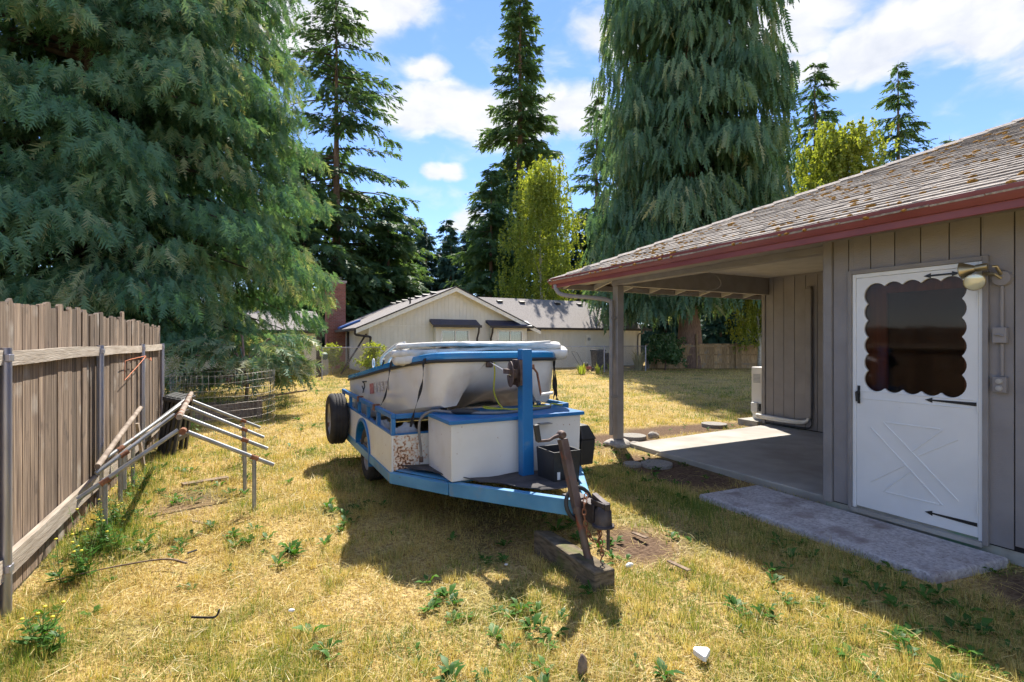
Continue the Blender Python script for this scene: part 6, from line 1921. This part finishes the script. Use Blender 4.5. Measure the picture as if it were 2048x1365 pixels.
# ================================================================== grass and weeds
def allowed(x, y):
    ok = ~in_rect(x, y, (5.0, 9.0, 2.9, 6.2)) & ~in_rect(x, y, (4.02, 4.9, 1.68, 3.8)) & ~((x > 4.85) & (y < 3.05)) & ~((x > 8.3) & (y < 7.0))
    ok &= ~in_rect(x, y, (-1.25, .2, 11.7, 13.0))
    ok &= ~((x < FX - .05) & (y < 10.2))
    return ok
def make_grass():
    rng = np.random.default_rng(100)
    N = 620000
    Y = np.exp(rng.uniform(math.log(1.75), math.log(29), N))
    X = Y * rng.uniform(-1.15, 1.15, N)
    x, y = X * CT + Y * ST, -X * ST + Y * CT
    d = dirt_amount(x, y)
    clump = vnoise(x, y, 5.5, 31) * .6 + vnoise(x, y, 15, 32) * .4
    green = vnoise(x, y, .8, 33) * .55 + vnoise(x, y, 2.6, 34) * .45
    # greener, taller strips along the fence foot, the house and the bed
    edge = np.clip(1 - np.abs(x - (FX + .25)) / .35, 0, 1) * (y > 3) + np.clip(1 - np.abs(x - 3.75) / .5, 0, 1) * (y < 4.4) * .8
    keep = allowed(x, y) & (rng.random(N) > d * 1.05) & (rng.random(N) < .35 + 1.1 * clump)
    x, y, Y, clump, green, edge = [q[keep] for q in (x, y, Y, clump, green, edge)]
    n = len(x)
    s = np.maximum(1, Y / 3.2) ** .8
    pg = np.clip(.08 + 2.6 * (green - .50), .04, .75) + .45 * edge
    isg = rng.random(n) < pg
    lying = rng.random(n) < np.where(isg, .12, .55)
    L = (.018 + .060 * clump ** 1.7 + .03 * edge) * rng.uniform(.6, 1.5, n) * np.minimum(s, 1.6) * np.where(lying, 1.5, 1.0)
    w = .0021 * s * rng.uniform(.7, 1.3, n)
    an = rng.uniform(0, 2 * math.pi, n)
    tilt = np.where(lying, rng.uniform(1.15, 1.5, n), np.abs(rng.normal(.25, .3, n)))
    dx, dy, dz = np.cos(an) * np.sin(tilt), np.sin(an) * np.sin(tilt), np.cos(tilt)
    bn = rng.uniform(0, math.pi, n)
    bx_, by_ = np.cos(bn), np.sin(bn)
    z0 = ground_z(x, y) + np.where(lying, rng.uniform(.002, .022, n), -.004)
    p = np.stack([x, y, z0], 1)
    b = np.stack([bx_, by_, np.zeros(n)], 1) * w[:, None]
    t = p + np.stack([dx, dy, dz], 1) * L[:, None]
    V = np.stack([p - b, p + b, t], 1).reshape(-1, 3)
    F = np.arange(3 * n).reshape(-1, 3)
    tone = np.where(isg, rng.uniform(.78, 1.0, n), np.clip(rng.normal(.50, .13, n), .12, .74))
    tone = np.where((rng.random(n) < .08) & ~isg, rng.uniform(.02, .25, n), tone)
    o = link('lawn_grass', mesh_np('lawn_grass', V, F, 'grass_blade', np.repeat(tone, 3)))
    tag(o, 'dry straw-yellow lawn grass with green patches', 'grass', kind='stuff')
make_grass()

def make_tufts():
    """denser standing tufts that make the lawn uneven"""
    rng = np.random.default_rng(101)
    N = 5200
    Y = np.exp(rng.uniform(math.log(1.9), math.log(16), N)); X = Y * rng.uniform(-1.1, 1.1, N)
    x, y = X * CT + Y * ST, -X * ST + Y * CT
    gq = vnoise(x, y, 1.3, 41)
    keep = allowed(x, y) & (dirt_amount(x, y) < .35) & (rng.random(N) < np.clip(2.6 * (gq - .35), .05, 1))
    x, y, Y, gq = x[keep], y[keep], Y[keep], gq[keep]
    Vs, Ts = [], []
    for i in range(len(x)):
        k = rng.integers(26, 60)
        s = max(1, Y[i] / 3.5) ** .6
        R = rng.uniform(.03, .085) * s
        H = rng.uniform(.04, .10) * (1.35 if rng.random() < .2 else 1)
        an = rng.uniform(0, 6.283, k); r = R * np.sqrt(rng.random(k))
        px, py = x[i] + np.cos(an) * r, y[i] + np.sin(an) * r
        p = np.stack([px, py, ground_z(px, py) - .004], 1)
        h = H * (1 - .5 * (r / R) ** 2) * rng.uniform(.6, 1.15, k)
        t = p + np.stack([np.cos(an) * (r / R) * h * .5 + rng.normal(0, .008, k), np.sin(an) * (r / R) * h * .5 + rng.normal(0, .008, k), h], 1)
        bn = rng.uniform(0, math.pi, k)
        b = np.stack([np.cos(bn), np.sin(bn), np.zeros(k)], 1) * (.0022 * s)
        Vs.append(np.stack([p - b, p + b, t], 1).reshape(-1, 3))
        base = .64 if rng.random() < .45 else rng.uniform(.75, .84)
        Ts.append(np.repeat(np.clip(rng.normal(base, .06, k), .2, .92), 3))
    V = np.concatenate(Vs)
    o = link('grass_tufts', mesh_np('grass_tufts', V, np.arange(len(V)).reshape(-1, 3), 'grass_blade', np.concatenate(Ts)))
    tag(o, 'standing tufts of yellow-green grass across the lawn', 'grass', kind='stuff')
make_tufts()

def make_straw():
    """long cut stalks lying loose on the lawn"""
    rng = np.random.default_rng(105)
    N = 7000
    Y = np.exp(rng.uniform(math.log(1.8), math.log(9), N)); X = Y * rng.uniform(-1.1, 1.1, N)
    x, y = X * CT + Y * ST, -X * ST + Y * CT
    keep = allowed(x, y) & (rng.random(N) < .25 + vnoise(x, y, 1.6, 61))
    x, y = x[keep], y[keep]
    n = len(x)
    L = rng.uniform(.06, .19, n); an = rng.uniform(0, 6.283, n); bend = rng.normal(0, .25, n)
    z = ground_z(x, y) + rng.uniform(.012, .045, n)
    w = rng.uniform(.0007, .0015, n)
    p0 = np.stack([x, y, z], 1)
    p1 = p0 + np.stack([np.cos(an) * L * .5, np.sin(an) * L * .5, rng.uniform(-.006, .02, n)], 1)
    p2 = p1 + np.stack([np.cos(an + bend) * L * .5, np.sin(an + bend) * L * .5, rng.uniform(-.03, .01, n)], 1)
    b = np.stack([-np.sin(an), np.cos(an), np.full(n, .4)], 1) * w[:, None]
    V = np.stack([p0 - b, p0 + b, p1 + b, p1 - b, p2 + b * .5, p2 - b * .5], 1).reshape(-1, 3)
    k = (np.arange(n) * 6)[:, None]
    F = np.concatenate([k + np.array([[0, 1, 2, 3]]), k + np.array([[3, 2, 4, 5]])])
    o = link('loose_straw', mesh_np('loose_straw', V, F, 'grass_blade', np.repeat(np.clip(rng.normal(.56, .14, n), .15, .74), 6)))
    tag(o, 'loose pale straw stalks lying over the lawn', 'straw', kind='stuff')
make_straw()

def make_weeds():
    rng = np.random.default_rng(102)
    N = 1700
    Y = np.exp(rng.uniform(math.log(1.85), math.log(11), N)); X = Y * rng.uniform(-1.08, 1.08, N)
    x, y = X * CT + Y * ST, -X * ST + Y * CT
    wq = vnoise(x, y, .9, 51) * .6 + vnoise(x, y, 3.0, 52) * .4
    wq = wq + .16 * (X > -.9) * (Y < 3.3) + .2 * (np.abs(x - FX - .3) < .3)
    keep = allowed(x, y) & (rng.random(N) < np.clip(4.2 * (wq - .46), 0, 1))
    x, y, Y = x[keep], y[keep], Y[keep]
    V, F, T = [], [], []
    for i in range(len(x)):
        nl = rng.integers(6, 12); s = rng.uniform(.03, .085); tb = rng.uniform(.2, .8)
        z0 = float(ground_z(x[i], y[i]))
        for k in range(nl):
            an = rng.uniform(0, 6.283); L = s * rng.uniform(.6, 1.3); w = L * rng.uniform(.14, .26)
            o = np.array([math.cos(an), math.sin(an), 0]); l = np.array([-o[1], o[0], 0])
            up = rng.uniform(.25, .95)
            p0 = np.array([x[i], y[i], z0 + .008]) + o * .006
            p1 = p0 + o * L * .5 + np.array([0, 0, L * up * .75]); p2 = p0 + o * L + np.array([0, 0, L * up * .75])
            b = len(V)
            V += [p0, p1 - l * w, p1 + np.array([0, 0, -.15 * w]), p1 + l * w, p2]
            F += [(b, b + 2, b + 1), (b, b + 3, b + 2), (b + 1, b + 2, b + 4), (b + 2, b + 3, b + 4)]
            T += [np.clip(tb + rng.normal(0, .12), 0, 1)] * 5
    o = link('broadleaf_weeds', mesh_np('broadleaf_weeds', np.array(V), np.array(F), 'leaf_weed', np.array(T)))
    tag(o, 'small green dandelion and plantain leaves scattered in the lawn', 'weeds', kind='stuff')
make_weeds()

# taller weeds at the foot of the timber fence
surf('flower_yellow', (.70, .60, .04), rough=.7)
def tall_weed(loc, H, n, seed, label, flowers=True):
    rng = np.random.default_rng(seed)
    root = thing('tall_weed', (*loc, 0), label, 'weed')
    st, fl_ = MB(), MB()
    V, F, T = [], [], []
    for k in range(n):
        an = rng.uniform(0, 6.283); le = rng.uniform(.1, .4)
        h = H * rng.uniform(.5, 1.05)
        b0 = np.array([rng.normal(0, .07), rng.normal(0, .09), 0]); tip = b0 + np.array([math.cos(an) * le * h, math.sin(an) * le * h, h])
        st.tube([tuple(b0), tuple(b0 * .4 + tip * .6 + np.array([0, 0, .05 * h])), tuple(tip)], [.0025, .002, .0013], 4)
        if flowers and rng.random() < .45:
            fl_.lathe([(0, -.004), (.011, 0), (.009, .006), (0, .008)], tuple(tip), (0, 0, 1), 7)
        for q in range(16):
            t = rng.uniform(.03, .9); c = b0 + (tip - b0) * t
            a2 = rng.uniform(0, 6.283); L = rng.uniform(.04, .10) * (1.15 - t); w = L * .2
            o = np.array([math.cos(a2), math.sin(a2), rng.uniform(-.1, .6)]); l = np.array([-math.sin(a2), math.cos(a2), 0])
            b = len(V)
            V += [c, c + o * L * .5 - l * w, c + o * L * .5 + l * w, c + o * L]
            F += [(b, b + 2, b + 1), (b + 1, b + 2, b + 3)]
            T += [np.clip(rng.normal(.5, .2), 0, 1)] * 4
    st.build('stems', 'green_stem', root, smooth='all', local=True, recalc=False)['kind'] = 'stuff'
    link('leaves', mesh_np('leaves', np.array(V), np.array(F), 'leaf_weed', np.array(T)), root)
    if fl_.v: fl_.build('flowers', 'flower_yellow', root, smooth='all', local=True)
surf('green_stem', (.14, .21, .06), (.24, .30, .10), 9, rough=.8)
for i, (x, y, H, n, lab, f) in enumerate([
        (-1.02, 4.95, .36, 18, 'yellow-flowered weed clump at the fence foot beside the pipe frame front leg', True), (-1.05, 5.5, .32, 16, 'green weed clump at the fence foot behind the pipe frame front leg', True),
        (-1.08, 4.45, .30, 12, 'low green weed clump at the fence foot left of the pipe frame', True), (-1.0, 3.55, .22, 9, 'small weed clump by the nearest fence post at the left edge', True),
        (-1.08, 6.6, .32, 10, 'weeds at the fence foot under the pipe frame', True), (.35, 12.6, .75, 20, 'tall dry-green weeds right of the raised bed', False), (.7, 13.4, .65, 18, 'loose tall weeds past the raised bed by the lawn edge', False),
        (-.5, 12.3, 1.25, 22, 'tall leafy yellow-green stalks growing in the raised bed', False), (.05, 12.1, 1.15, 12, 'leafy sapling shoot standing behind the wire cage', False), (-.9, 10.4, .55, 14, 'weeds growing inside the wire cage', False)]):
    tall_weed((x, y), H, n, 200 + i, lab, f)
